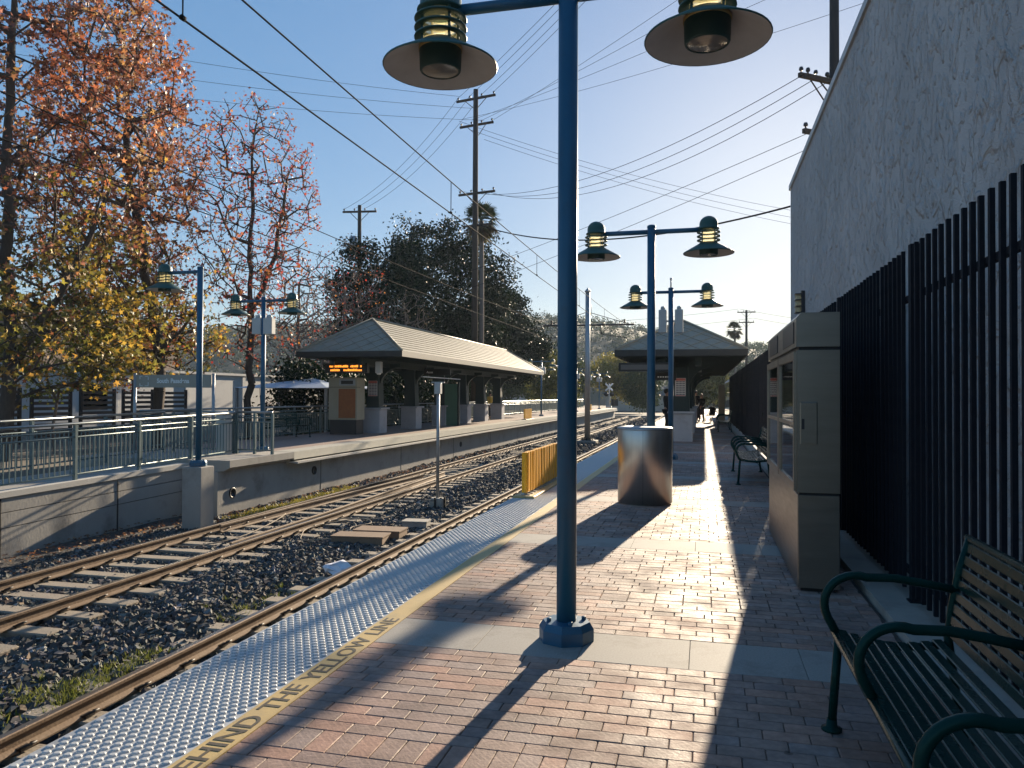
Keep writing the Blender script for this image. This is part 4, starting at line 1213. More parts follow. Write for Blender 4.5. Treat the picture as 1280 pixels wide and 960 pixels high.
m1 = mast((-6.30,42.7,-1.2), 'grey steel catenary mast between the tracks, right of the nearest lamp post')
dup(m1, (-6.30,91.0,-1.2), None, 'distant catenary mast at the street crossing')
def wire(p0, p1, r, sag, name, label, group, m='wire', n=24, parent=None):
    p0, p1 = Vector(p0), Vector(p1)
    pts = [p0.lerp(p1, k/n)-Vector((0,0,sag*4*(k/n)*(1-k/n))) for k in range(n+1)]
    b = MB(); b.tube(pts, r, 5)
    o = b.build(name, M[m], parent, fix=False)
    if label: tag(o, label, 'wire', group)
    return o
for (cx, nm) in ((-4.21,'near'), (-8.35,'far')):
    t = thing('overhead_line', (0,0,0), 'pair of overhead catenary wires with droppers above the %s track' % nm, 'overhead line', 'overhead wires of the two tracks')
    wire((cx,-30,4.62), (cx,92,4.62), 0.010, 0.0, 'contact_wire', None, None, 'wire_copper', 40, t)
    wire((cx,-8,5.45), (cx,42.7,5.5), 0.010, 0.32, 'messenger_wire', None, None, 'wire_copper', 24, t)
    wire((cx,42.7,5.5), (cx,91,5.5), 0.010, 0.35, 'messenger_wire', None, None, 'wire_copper', 24, t)
    for k, y in enumerate((5.5,12.5,19.5,26.5,33.5,39.5,47,54,61)):
        tt = (y+8)/50.7 if y < 42.7 else (y-42.7)/48.3
        zt = 5.475 - (0.32 if y < 42.7 else 0.35)*4*tt*(1-tt)
        b = MB(); b.tube([(cx,y,4.62),(cx,y,zt)], 0.007, 5); b.tube([(cx,y-0.02,4.63),(cx,y+0.02,4.63)], 0.025, 6)
        b.build('dropper', M['wire'], t)

# ------------------------------------------------------------------ utility poles and lines
def util_pole(loc, h, r, arms, label, rzr, extra=None):
    t = thing('utility_pole', loc, label, 'utility pole', 'wooden utility poles', rzr)
    b = MB(); b.tube([(0,0,0),(0,0,h)], [r,r*0.7], 14); b.build('pole', M['wood_dark'], t)
    for (z, L, dy, sh) in arms:
        b = MB(); b.box(-L/2+sh,L/2+sh,dy-0.06,dy+0.06,z-0.07,z+0.07); a = b.build('cross_arm', M['wood_dark'], t)
        for k in range(4):
            x = sh+(-0.46+0.92*k/3)*L
            b = MB(); b.lathe([(0.025,z+0.071),(0.025,z+0.14),(0.06,z+0.15),(0.07,z+0.2),(0.05,z+0.26),(0.0001,z+0.27)], 8, (x,dy,0)); b.build('insulator', M['steel_dark'], a)
        b = MB()
        for s in (-1,1): b.tube([(s*0.05,dy,z-0.75),(s*L*0.28+sh,dy,z-0.05)], 0.025, 5)
        b.build('arm_brace', M['wood_dark'], a)
    return t
PA, PB, PC, PD = (-15.1,50.0,-0.35), (-26.0,55.0,-0.35), (4.05,26.2,-0.05), (6.1,118.0,-1.0)
util_pole(PA, 22.7, 0.24, [(22.1,3.0,0,0),(20.4,2.6,0.3,-0.1),(15.6,2.8,0,0.1),(13.4,2.3,0,0.2)], 'tall dark wooden utility pole rising behind the far shelter', R(-12))
pb = util_pole(PB, 16.6, 0.2, [(16.1,2.7,0,0)], 'shorter wooden utility pole with a transformer, left of the tall one', R(8))
b = MB(); b.lathe([(0.28,13.0),(0.3,13.05),(0.3,14.1),(0.2,14.2)], 14, (-0.5,0,0)); b.build('transformer', M['galv'], pb)
util_pole(PC, 17.0, 0.19, [(11.45,2.6,-0.28,-0.2),(11.75,2.0,0.28,-0.2),(9.75,2.2,-0.25,-0.45)], 'thick wooden utility pole rising behind the stucco building', R(38))
util_pole(PD, 15.2, 0.22, [(14.9,2.6,0,0),(13.4,2.2,0,0)], 'distant utility pole with two cross arms above the fence', R(5))
GU = 'utility lines crossing the sky'
def ul(p0, p1, sag, lab, r=0.012): wire(p0, p1, r, sag, 'utility_line', lab, GU, 'wire', 30)
for k, dx in enumerate((-1.35,-0.45,0.5,1.35)):
    if k < 3: ul((PA[0]+dx,PA[1]-dx*0.2,22.0), (PB[0]+dx*0.9,PB[1]+0.1*dx,16.0), 0.9, ('left','middle','right')[k]+' line running from the tall pole down to the transformer pole')
    ul((PA[0]+dx,PA[1]-dx*0.2,22.0), (26+dx,-14-dx*2,19.5), 1.6, ('first','second','third','fourth')[k]+' line from the tall pole top passing over the platform to the upper right', 0.012)
for k, (dx, z0, z1) in enumerate(((-1.2,15.5,11.6),(-0.3,15.5,11.6),(0.4,15.5,11.6))):
    ul((PA[0]+dx,PA[1],z0), (PC[0]-0.95+0.45*k,PC[1]-0.85+0.3*k,z1), 1.5+0.2*k, ('upper','middle','lower')[k]+' line from the tall pole to the pole behind the building')
for k in range(3):
    ul((PA[0]-1.2+k*0.9,PA[1],20.3-0.7*k), (18+k,60+3*k,13.0), 1.2, ('upper','middle','lower')[k]+' faint line from the tall pole towards the sun')
for k in range(3):
    ul((PA[0]-1.2+k*0.9,PA[1],22.0-0.9*k), (-62,12+4*k,23.5-0.8*k), 1.6, ('upper','middle','lower')[k]+' line leaving the tall pole towards the left trees')
for k in range(4):
    ul((PA[0]-1.0+k*0.7,PA[1],20.4-0.1*k), (30+3*k,20-9*k,19.0+1.5*k), 1.4, ('lowest','second lowest','second highest','highest')[k]+' thin line crossing behind the nearest lamp post towards the right', 0.010)
for k in range(2):
    ul((PC[0]-0.8+k*0.5,PC[1]-0.3,9.9-0.3*k), (-46,70+4*k,9.0-k), 1.6, ('upper','lower')[k]+' thin line from the pole behind the building to beyond the evergreens', 0.010)
ul((PA[0],PA[1],13.2), (5.4,24.5,8.0), 1.5, 'thick black cable sagging from the tall pole to the building corner', 0.035)
for k in range(2):
    ul((-40+k*6,120,13.4-k), (PD[0]-1.1+k*2,PD[1],14.4-1.4*k), 1.0, ('upper','lower')[k]+' distant line left of the distant utility pole', 0.02)
    ul((PD[0]-1+k*2,PD[1],14.4-1.4*k), (50,125,9.5-k), 1.0, ('upper','lower')[k]+' distant line right of the distant utility pole', 0.02)

# ------------------------------------------------------------------ people
def skin_obj(name, nodes, edges, m, parent, sub=1):
    """nodes: list of (x,y,z,rx,ry); first node is the root"""
    bm = bmesh.new()
    lay = bm.verts.layers.skin.verify()
    vs = []
    for i, (x,y,z,rx,ry) in enumerate(nodes):
        v = bm.verts.new((x,y,z)); v[lay].radius = (rx,ry); v[lay].use_root = (i == 0); vs.append(v)
    for a, b_ in edges: bm.edges.new((vs[a], vs[b_]))
    me = bpy.data.meshes.new(name); bm.to_mesh(me); bm.free()
    o = link(name, me, m, parent)
    sk = o.modifiers.new('skin', 'SKIN'); sk.use_smooth_shade = True
    ss = o.modifiers.new('sub', 'SUBSURF'); ss.levels = sub; ss.render_levels = sub+1
    return o
def person(loc, rzr, h, label, top, legs, hairm, stride=0.06, arm_fwd=0.05, long_coat=False, hood=False, reach=0.0):
    t = thing('person', loc, label, 'person', None, rzr)
    k = h/1.75
    def S_(n): return [(x*k,y*k,z*k,a*k,b_*k) for (x,y,z,a,b_) in n]
    # faces -y ; one continuous body
    hip, sh = 0.93, 1.43
    body = [(0,0,hip,0.13,0.10),(0,0.0,1.15,0.115,0.09),(0,0.01,1.33,0.14,0.10),(0,0.015,1.46,0.06,0.06),(0,0.005,1.52,0.05,0.05),(0,-0.01,1.60,0.072,0.085),(0,0.0,1.67,0.075,0.09),(0,0.0,1.73,0.05,0.06)]
    ed = [(0,1),(1,2),(2,3),(3,4),(4,5),(5,6),(6,7)]
    for s in (-1,1):
        b0 = len(body)
        sw = stride*s
        body += [(s*0.10,0,hip-0.06,0.085,0.085),(s*0.105,-0.02+sw*0.5,0.5,0.058,0.06),(s*0.11,0.02+sw,0.10,0.042,0.045),(s*0.115,0.0+sw,0.045,0.045,0.04),(s*0.125,-0.13+sw,0.03,0.035,0.028)]
        ed += [(0,b0),(b0,b0+1),(b0+1,b0+2),(b0+2,b0+3),(b0+3,b0+4)]
        b1 = len(body)
        ey = 0.02-arm_fwd; hy = -0.06-arm_fwd*2-reach
        hz = 0.86+reach*0.55
        body += [(s*0.18,0.015,1.41,0.062,0.062),(s*0.235,ey,1.14+reach*0.05,0.045,0.045),(s*0.22,hy,hz+0.03,0.034,0.034),(s*0.215,hy-0.03,hz-0.05,0.033,0.02)]
        ed += [(2,b1),(b1,b1+1),(b1+1,b1+2),(b1+2,b1+3)]
        for f in range(4):
            c0 = len(body)
            body += [(s*(0.19+0.017*f),hy-0.05,hz-0.10,0.009,0.009),(s*(0.19+0.017*f),hy-0.045,hz-0.145+0.006*abs(f-1.5),0.008,0.008)]
            ed += [(b1+3,c0),(c0,c0+1)]
        c0 = len(body); body += [(s*0.178,hy-0.055,hz-0.055,0.011,0.011),(s*0.172,hy-0.075,hz-0.085,0.009,0.009)]; ed += [(b1+3,c0),(c0,c0+1)]
    bo_ = skin_obj('body', S_(body), ed, M['skin'], t)
    # face details
    b = MB(); b.sphere((0,-0.10*k,1.605*k), 0.014*k, 8, 6, (0.8,1.2,1.4))
    b.build('nose', M['skin'], t)
    b = MB()
    for s in (-1,1): b.sphere((s*0.03*k,-0.088*k,1.635*k), 0.009*k, 8, 6)
    b.build('eyes', M['hair'], t)
    # clothing
    tn = [(0,0,hip,0.155,0.125),(0,0,1.15,0.145,0.115),(0,0.01,1.34,0.17,0.12),(0,0.015,1.45,0.085,0.08)]
    te = [(0,1),(1,2),(2,3)]
    if long_coat:
        n0 = len(tn); tn += [(0,0,0.68,0.19,0.17),(0,0.0,0.40,0.22,0.20)]; te += [(0,n0),(n0,n0+1)]
    for s in (-1,1):
        b1 = len(tn); ey = 0.02-arm_fwd; hy = -0.06-arm_fwd*2-reach; hz = 0.86+reach*0.55
        tn += [(s*0.18,0.015,1.41,0.08,0.08),(s*0.238,ey,1.14+reach*0.05,0.062,0.062),(s*0.222,hy,hz+0.05,0.05,0.05)]
        te += [(2,b1),(b1,b1+1),(b1+1,b1+2)]
    skin_obj('coat', S_(tn), te, top, t)
    ln = [(0,0,hip,0.15,0.12)]; le = []
    for s in (-1,1):
        b0 = len(ln); sw = stride*s
        ln += [(s*0.10,0,hip-0.08,0.105,0.105),(s*0.105,-0.02+sw*0.5,0.5,0.078,0.08),(s*0.11,0.02+sw,0.12,0.062,0.066)]
        le += [(0,b0),(b0,b0+1),(b0+1,b0+2)]
    skin_obj('trousers', S_(ln), le, legs, t)
    b = MB()
    for s in (-1,1):
        sw = stride*s
        b.sphere((s*0.12*k,(-0.06+sw)*k,0.045*k), 0.06*k, 10, 8, (0.85,2.1,0.75))
    b.build('shoes', M['black'], t)
    b = MB()
    b.sphere((0,0.022*k,1.655*k), 0.10*k, 14, 10, (0.92,1.08,1.08))
    if hood: b.sphere((0,0.05*k,1.56*k), 0.10*k, 12, 8, (0.95,0.8,1.2))
    b.build('hair', hairm, t)
    return t
person((-1.47,32.2,0), R(75), 1.80, 'person in dark clothes standing by the shelter column near the platform edge', M['coat'], M['trousers'], M['hair'])
person((-0.12,46.6,0), R(-35), 1.64, 'person in a long dark coat pushing a pushchair under the near shelter', M['coat'], M['trousers'], M['hair_fair'], long_coat=True, hood=True, arm_fwd=0.08, reach=0.16)
person((-0.45,48.3,0), R(20), 1.84, 'taller person in black standing just behind the pushchair', M['coat'], M['trousers'], M['hair'], arm_fwd=0.02)
person((-13.3,47.6,0), R(60), 1.70, 'person in a mustard yellow top standing under the far end of the far shelter', M['shirt_yellow'], M['jeans'], M['hair'])
st = thing('pushchair', (0.42,46.0,0), 'small dark pushchair in front of the person in the long coat', 'pushchair', None, R(-35))
b = MB(); b.tube([(-0.2,0.35,0.98),(-0.2,0.0,0.5),(-0.2,-0.35,0.12)], 0.015, 6); b.tube([(0.2,0.35,0.98),(0.2,0.0,0.5),(0.2,-0.35,0.12)], 0.015, 6); b.tube([(-0.2,0.35,0.98),(0.2,0.35,0.98)], 0.018, 6)
b.tube([(-0.2,0.05,0.55),(-0.2,0.28,0.12)], 0.014, 6); b.tube([(0.2,0.05,0.55),(0.2,0.28,0.12)], 0.014, 6); b.build('frame', M['steel_dark'], st)
b = MB(); b.prism([(-0.25,0.38),(0.1,0.36),(0.22,0.80),(0.17,0.82),(0.06,0.43),(-0.24,0.44)], 0, -0.19, 0.19); b.build('seat', M['coat'], st)
b = MB()
b.lathe([(0.27*math.sin(a),0.27*math.cos(a)) for a in np.linspace(1.2,0.05,6)], 14, (0,0.08,0.66)); b.build('hood', M['coat'], st)
for x in (-0.22,0.22):
    for (y, r) in ((-0.35,0.12),(0.28,0.12)):
        b = MB(); b.tube([(x+0.0,y+(r-0.02)*math.cos(a),r+(r-0.02)*math.sin(a)) for a in np.linspace(0,2*math.pi,16,endpoint=False)], 0.02, 6, closed=True); o = b.build('wheel', M['black'], st)
        b = MB(); b.tube([(x-0.015,y,r),(x+0.015,y,r)], 0.03, 8); b.build('hub', M['galv'], o)
pc = thing('tan_cabinet', (0.95,44.5,0), 'narrow tan metal cabinet by the fence under the far end of the near shelter', 'cabinet')
b = MB(); b.bbox(-0.15,0.2,-0.2,0.2,0.0,2.1,0.015); b.build('body', M['tan_metal'], pc)
b = MB(); b.box(-0.10,0.15,-0.212,-0.201,0.35,1.9); b.build('door', M['tan_metal'], pc)
b = MB(); b.box(-0.17,0.22,-0.22,0.22,2.101,2.14); b.build('lid', M['tan_metal'], pc)

# ------------------------------------------------------------------ trees
def frustums(P0, P1, R0, R1, ns=5):
    d = P1-P0; L = np.linalg.norm(d, axis=1, keepdims=True); d = d/np.maximum(L,1e-6)
    ref = np.where(np.abs(d[:,2:3]) < 0.9, np.array([[0,0,1.0]]), np.array([[1.0,0,0]]))
    a = np.cross(d, ref); a /= np.maximum(np.linalg.norm(a,axis=1,keepdims=True),1e-6)
    b = np.cross(d, a)
    n = len(P0)
    V = np.zeros((n,2*ns,3))
    for i in range(ns):
        g = 2*math.pi*i/ns
        o = a*math.cos(g)+b*math.sin(g)
        V[:,i] = P0+o*R0[:,None]; V[:,ns+i] = P1+o*R1[:,None]
    fq = np.array([(i,(i+1)%ns,ns+(i+1)%ns,ns+i) for i in range(ns)])
    F = (fq[None]+(np.arange(n)*2*ns)[:,None,None]).reshape(-1,4)
    return V.reshape(-1,3), F
def grow(trunks, ends, rng, step=0.55, rmin=0.008, up=0.25, powr=2.4, rtip=0.008, lowpen=0.35):
    """nearest-connect branching: returns node positions, parents, radii"""
    pos, par = [], []
    for tr in trunks:
        base = None
        for i in range(len(tr)-1):
            p, q = np.array(tr[i],float), np.array(tr[i+1],float)
            m = max(1,int(np.linalg.norm(q-p)/step))
            for k in range(m):
                x = p+(q-p)*k/m + (rng.normal(0,0.04,3) if (i or k) else 0)
                if base is None and pos and len(tr[0]) > 3: pass
                if base is None and pos:
                    P = np.array(pos); j = int(np.argmin(((P-x)**2).sum(1)))
                    base = j; continue
                pos.append(x); par.append(len(pos)-2 if base is None else base) if pos[:-1] or True else None
                if base is None and len(pos) == 1: par[-1] = -1
                base = len(pos)-1
        pos.append(np.array(tr[-1],float)); par.append(base)
    P = np.array(pos)
    d0 = np.sqrt(((ends[:,None,:]-P[None])**2).sum(2)).min(1)
    order = np.argsort(d0)
    cap = len(P)+len(ends)*14
    A = np.zeros((cap,3)); A[:len(P)] = P; n = len(P)
    par = list(par)
    tips = []
    for e in ends[order]:
        dd = e-A[:n]
        dist = np.sqrt((dd**2).sum(1))
        cost = dist + lowpen*np.maximum(0, A[:n,2]-e[2]+0.3*dist)
        j = int(np.argmin(cost))
        p0 = A[j].copy(); L = dist[j]
        m = min(13, max(1,int(L/step)))
        prev = j
        ctrl = (p0+e)/2 + np.array([0,0,-up*L*0.35]) + rng.normal(0,0.07*L,3)
        for k in range(1,m+1):
            u = k/m
            x = p0*(1-u)**2+ctrl*2*u*(1-u)+e*u*u
            if k < m: x = x+rng.normal(0,0.05*step,3)
            if n >= cap: break
            A[n] = x; par.append(prev); prev = n; n += 1
        tips.append(prev)
    par = np.array(par); A = A[:n]
    acc = np.zeros(n)
    cnt = np.zeros(n,int)
    for i in range(n):
        if par[i] >= 0: cnt[par[i]] += 1
    for i in range(n-1,-1,-1):
        if cnt[i] == 0: acc[i] = rtip**powr
        if par[i] >= 0: acc[par[i]] += acc[i] if par[i] < i else 0
    rad = np.maximum(rmin, acc**(1/powr))
    return A, par, rad, np.array(tips)
STAR = []
for k in range(5):
    a = R(90+72*k) if k else R(90)
    ln = (0.55,0.5,0.36,0.36,0.5)[k]
    STAR.append((ln*math.cos(a), ln*math.sin(a))); a2 = a+R(36); STAR.append((0.19*math.cos(a2), 0.19*math.sin(a2)))
STAR = np.array(STAR)
QUAD = np.array([(-0.5,0),(0,-0.28),(0.5,0),(0,0.28)])
def leaves(C, size, cols, rng, shape, droop=0.0):
    n = len(C)
    q = rng.normal(size=(n,4)); q /= np.linalg.norm(q,axis=1,keepdims=True)
    w,x,y,z = q.T
    X = np.stack([1-2*(y*y+z*z),2*(x*y+z*w),2*(x*z-y*w)],1); Yv = np.stack([2*(x*y-z*w),1-2*(x*x+z*z),2*(y*z+x*w)],1)
    Zv = np.cross(X,Yv)
    m = len(shape)
    s = np.asarray(size).reshape(-1,1,1)
    bend = rng.uniform(-0.5,0.5,(n,1,1))*(shape[:,0]**2)[None,:,None]*2
    V = C[:,None,:] + s*(X[:,None,:]*shape[None,:,0:1]+Yv[:,None,:]*shape[None,:,1:2]+Zv[:,None,:]*bend)
    F = np.arange(n*m).reshape(n,m)
    return V.reshape(-1,3), F, np.repeat(cols,m,axis=0)
def ellip_pts(n, c, r, rng, inner=0.35):
    v = rng.normal(size=(n,3)); v /= np.linalg.norm(v,axis=1,keepdims=True)
    rr = rng.uniform(inner**3,1,n)**(1/3)
    return np.array(c)+v*rr[:,None]*np.array(r)
def build_tree(name, loc, trunks, ends, label, cat, leaf_n, leaf_size, colfn, leafm, barkm, seed, group, shape=QUAD, spread=0.3, rtip=0.008, step=0.55, powr=2.4, ns=6, up=0.25, along=0.5):
    rng = np.random.default_rng(seed)
    t = thing(name, loc, label, cat, group)
    A, par, rad, tips = grow(trunks, ends, rng, step=step, rtip=rtip, powr=powr, up=up)
    k = np.where(par >= 0)[0]
    r1 = rad[k]; r0 = np.minimum(rad[par[k]], r1*1.6+0.02)
    V, F = frustums(A[par[k]], A[k], r0, r1, ns)
    np_mesh('trunk', V, F, barkm, t, smooth=True)
    if leaf_n:
        thin = np.where(rad < rtip*3.0)[0]
        pick = np.concatenate([rng.choice(tips, int(leaf_n*(1-along))), rng.choice(thin, int(leaf_n*along))])
        C = A[pick] + rng.normal(0,spread,(len(pick),3))
        cols = colfn(C, rng)
        V, F, cc = leaves(C, rng.uniform(leaf_size*0.6,leaf_size*1.25,len(C)), cols, rng, shape)
        np_mesh('crown', V, F, leafm, t, cols=cc)
    return t
def fall_cols(zmid, zr):
    pal_hi = np.array([[0.34,0.12,0.07],[0.37,0.18,0.09],[0.33,0.16,0.14],[0.19,0.085,0.065],[0.40,0.26,0.12],[0.09,0.055,0.045],[0.33,0.24,0.19]])
    pal_lo = np.array([[0.38,0.27,0.06],[0.22,0.21,0.05],[0.14,0.14,0.045],[0.36,0.22,0.06],[0.08,0.09,0.03],[0.26,0.11,0.06],[0.14,0.085,0.055]])
    def f(C, rng):
        # patches: neighbouring leaves share a hue
        ph = 0.5+0.5*np.sin(C[:,0]*1.3+C[:,2]*1.1)*np.sin(C[:,1]*1.2-C[:,2]*0.7)
        hi = (C[:,2]-zmid)/zr + rng.normal(0,0.35,len(C)) + (ph-0.5)*0.8 > 0
        idx = np.clip((ph*4+rng.normal(0,1.5,len(C))).astype(int),0,6)
        c = np.where(hi[:,None], pal_hi[idx], pal_lo[idx])
        return c*rng.uniform(0.5,1.45,(len(C),1))
    return f
def red_cols(C, rng):
    pal = np.array([[0.42,0.06,0.05],[0.36,0.08,0.07],[0.30,0.12,0.06],[0.25,0.10,0.08],[0.45,0.20,0.06]])
    return pal[rng.integers(0,5,len(C))]*rng.uniform(0.6,1.15,(len(C),1))
def green_cols(a, b_):
    a, b_ = np.array(a), np.array(b_)
    def f(C, rng):
        u = rng.random((len(C),1))
        return (a*(1-u)+b_*u)*rng.uniform(0.7,1.2,(len(C),1))
    return f
GT = 'autumn trees beyond the far platform'
rg = np.random.default_rng(21)
# leftmost sweetgum, tall and cut by the frame
ends = np.concatenate([ellip_pts(640,(0.2,0.2,9.8),(4.0,4.2,6.8),rg), ellip_pts(160,(0.6,0.8,3.6),(3.2,3.2,2.0),rg,0.1)])
build_tree('sweetgum_tree', (-18.4,16.9,-0.35), [[(0,0,0),(0.1,0.1,3),(0,0,6.5),(-0.2,0.2,10),(0,0.2,13.5)],[(0.05,0.05,2.6),(1.2,0.9,5),(2.0,1.6,8)]], ends, 'tall orange and yellow sweetgum tree at the left picture edge', 'tree', 17000, 0.20, fall_cols(6.5,3.2), M['leaf'], M['bark'], 1, GT, STAR, 0.17, 0.016, powr=2.25)
# second sweetgum with forked trunk
ends = np.concatenate([ellip_pts(560,(-1.5,-0.3,9.8),(3.0,3.4,5.6),rg), ellip_pts(160,(-0.8,0,3.9),(2.6,3.0,1.8),rg,0.1)])
build_tree('sweetgum_tree', (-17.7,22.1,-0.35), [[(0,0,0),(0.05,0,3.2),(-0.7,0.1,6.5),(-1.4,0.1,9.5),(-1.4,0,13.5)],[(0,0,3.0),(1.3,0.5,5.0),(2.0,1.0,6.6),(2.2,1.2,8.0)]], ends, 'forked sweetgum tree with orange and gold leaves behind the station name board', 'tree', 13000, 0.20, fall_cols(6.2,3.0), M['leaf'], M['bark'], 2, GT, STAR, 0.17, 0.016, powr=2.25)
# third, mostly bare
ends = np.concatenate([ellip_pts(680,(0.1,0,9.2),(2.6,3.2,5.0),rg), ellip_pts(60,(0,0,4.5),(2.2,2.2,1.8),rg,0.1)])
build_tree('sweetgum_tree', (-18.0,27.8,-0.35), [[(0,0,0),(0.05,0,4),(0.0,0.1,8),(0.1,0.1,12.5)],[(0,0,5.0),(0.9,0.4,7.5),(1.3,0.6,10.5)]], ends, 'thinning reddish sweetgum tree with bare upper twigs, behind the twin lamp post', 'tree', 4500, 0.16, red_cols, M['leaf'], M['bark'], 3, GT, STAR, 0.15, 0.0135, powr=2.35)
ends = np.concatenate([ellip_pts(220,(0,0,5.0),(2.2,2.5,3.0),rg)])
build_tree('sweetgum_tree', (-20.5,24.2,-0.35), [[(0,0,0),(0.1,0,4),(0.0,0.1,7.0)]], ends, 'slender red leaved tree between the forked and the thinning sweetgum', 'tree', 6500, 0.16, red_cols, M['leaf'], M['bark'], 4, GT, STAR, 0.17, 0.011)
# small tree beside the slat fence
ends = np.concatenate([ellip_pts(130,(0.2,0,3.2),(1.9,1.9,1.5),rg,0.2)])
build_tree('young_tree', (-19.2,19.4,-0.35), [[(0,0,0),(0.0,0,1.6),(-0.5,0.1,2.6)]], ends, 'small yellow-green leafed tree in front of the slatted fence', 'tree', 3600, 0.13, green_cols((0.30,0.30,0.05),(0.16,0.20,0.05)), M['leaf'], M['bark_grey'], 5, GT, STAR, 0.18, 0.009)
# grey vine covered bare trees
for k,(x,y,hh,w_,lb) in enumerate(((-19.6,34.5,9.2,2.7,'bare grey-brown tree hung with twigs, left of the far shelter roof'),(-20.6,41.5,10.5,3.0,'tangled bare tree with a few red leaves behind the far shelter'),(-19.0,47.0,8.4,2.4,'low bare tree with drooping pale twigs above the far shelter ridge'))):
    e1 = ellip_pts(420,(0,0,hh*0.62),(w_,w_,hh*0.42),rg,0.3)
    e2 = e1[:160].copy(); e2[:,2] -= rg.uniform(0.8,2.4,160)
    build_tree('bare_tree', (x,y,-0.35), [[(0,0,0),(0.1,0,hh*0.4),(0,0.1,hh*0.8)]], np.concatenate([e1,e2]), lb, 'tree', (1500,1200,700)[k], 0.13, red_cols if k != 2 else green_cols((0.16,0.12,0.08),(0.10,0.09,0.05)), M['leaf'], M['bark_grey'], 30+k, 'bare trees behind the far shelter', STAR, 0.25, 0.014)
# dense evergreens built from leaf clumps
def clump_tree(name, loc, lobes, label, n_cl, per, lsize, cols, seed, group, trunk_h, trunk_r, csz=0.5, leafm='leaf_dark', inner=0.55, cat='tree'):
    rng = np.random.default_rng(seed)
    t = thing(name, loc, label, cat, group)
    w = np.array([l[1][0]*l[1][1]*l[1][2] for l in lobes]); w = w/w.sum()
    Cs_ = []
    for (c, r_), ww in zip(lobes, w):
        p = ellip_pts(max(4,int(n_cl*ww)), c, r_, rng, inner); Cs_.append(p)
    CC = np.concatenate(Cs_)
    A, par, rad, tips = grow([[(0,0,0),(0.1,0.05,trunk_h*0.6),(0,0,trunk_h)]], CC[::4], rng, step=0.9, rtip=0.018)
    k = np.where(par >= 0)[0]
    V, F = frustums(A[par[k]], A[k], np.minimum(rad[par[k]], rad[k]*1.6+0.02), rad[k], 5)
    np_mesh('trunk', V, F, M['bark'], t, smooth=True)
    shade = rng.uniform(0.65,1.25,len(CC))
    C = np.repeat(CC,per,axis=0) + rng.normal(0,1,(len(CC)*per,3))*csz*np.array([1,1,0.7])
    cc = cols(C, rng)*np.repeat(shade,per)[:,None]
    V, F, c4 = leaves(C, rng.uniform(lsize*0.6,lsize*1.3,len(C)), cc, rng, QUAD)
    np_mesh('crown', V, F, M[leafm], t, cols=c4)
    return t
dkg = green_cols((0.008,0.017,0.006),(0.018,0.033,0.012))
GE = 'dark evergreen trees behind the far shelter'
clump_tree('ficus_tree', (-22.4,65,-0.4), [((0,0,11.2),(5.6,5.4,6.4)),((-2.8,0,13.6),(2.8,3,4.4)),((2.6,0.5,12.0),(3.6,3.4,5.0)),((0,0,6),(5.8,5.4,3.8))], 'large dense dark evergreen tree towering behind the middle of the far shelter', 620, 60, 0.30, dkg, 51, GE, 9, 0.5)
clump_tree('ficus_tree', (-23.5,55,-0.4), [((0,0,9.0),(4.6,4.6,4.6)),((-1.6,0,11.2),(2.6,2.8,3.2)),((0,0,5),(4.8,4.8,3.4))], 'dense dark evergreen tree left of the largest one, behind the bare trees', 420, 60, 0.28, dkg, 52, GE, 7, 0.4)
clump_tree('ficus_tree', (-20.8,77,-0.6), [((0,0,8.6),(4.3,4.3,4.6)),((1.5,0,6.5),(4.2,4,3.4)),((-0.6,0,11.4),(2.4,2.4,2.8))], 'rounded dark evergreen tree right of the largest one, above the end of the shelter roof', 420, 55, 0.32, dkg, 53, GE, 7, 0.4)
for k,(x,y,lb) in enumerate(((-17.6,40,'dark hedge bush behind the near half of the far shelter'),(-17.8,47,'dark hedge bush behind the middle of the far shelter'),(-17.6,54,'dark hedge bush behind the far end of the far shelter'),(-17.4,33,'dark hedge bush behind the ticket machine'))):
    clump_tree('hedge_bush', (x,y,-0.4), [((0,0,1.6),(1.6,3.6,1.9))], lb, 110, 60, 0.22, dkg, 60+k, 'hedge behind the far platform', 1.6, 0.1, 0.4, cat='bush')
for k,(x,y,h_,lb) in enumerate(((-35,43,7.0,'dark tree mass behind the white building, right of the forked sweetgum'),(-36,33,6.5,'dark tree behind the white building, between the two big sweetgums'),(-34,24,6.0,'dark tree behind the white building at the left edge'))):
    clump_tree('background_tree', (x-6,y,-0.4), [((0,0,h_*0.7),(3.6,5.5,h_*0.4)),((0,2,h_*0.5),(3,5,h_*0.4))], lb, 200, 50, 0.34, dkg, 80+k, GE, h_*0.6, 0.3, csz=0.6)
GS = 'sunlit shrubs and trees near the crossing'
ylg = green_cols((0.16,0.17,0.035),(0.26,0.22,0.045))
clump_tree('leafy_tree', (-17.6,88,-1.0), [((0,0,5.2),(2.4,2.6,2.6)),((0.6,0,3),(2.6,2.4,2.0))], 'sunlit yellow-green tree past the far end of the far shelter', 200, 55, 0.26, green_cols((0.08,0.10,0.03),(0.17,0.17,0.04)), 71, GS, 4, 0.2, leafm='leaf')
clump_tree('leafy_tree', (-14.5,128,-1.2), [((0,0,6.5),(4.2,4,2.8)),((2.2,0,4.4),(3.2,3,2.4))], 'golden green tree across the street left of the near shelter', 220, 50, 0.40, ylg, 72, GS, 5, 0.3, csz=0.7, leafm='leaf')
clump_tree('leafy_tree', (-9.5,124,-1.2), [((0,0,4.2),(2.6,2.6,3.4))], 'dark green tree across the street just left of the near shelter', 160, 50, 0.36, green_cols((0.05,0.07,0.025),(0.09,0.11,0.03)), 73, GS, 3.5, 0.25, csz=0.6)
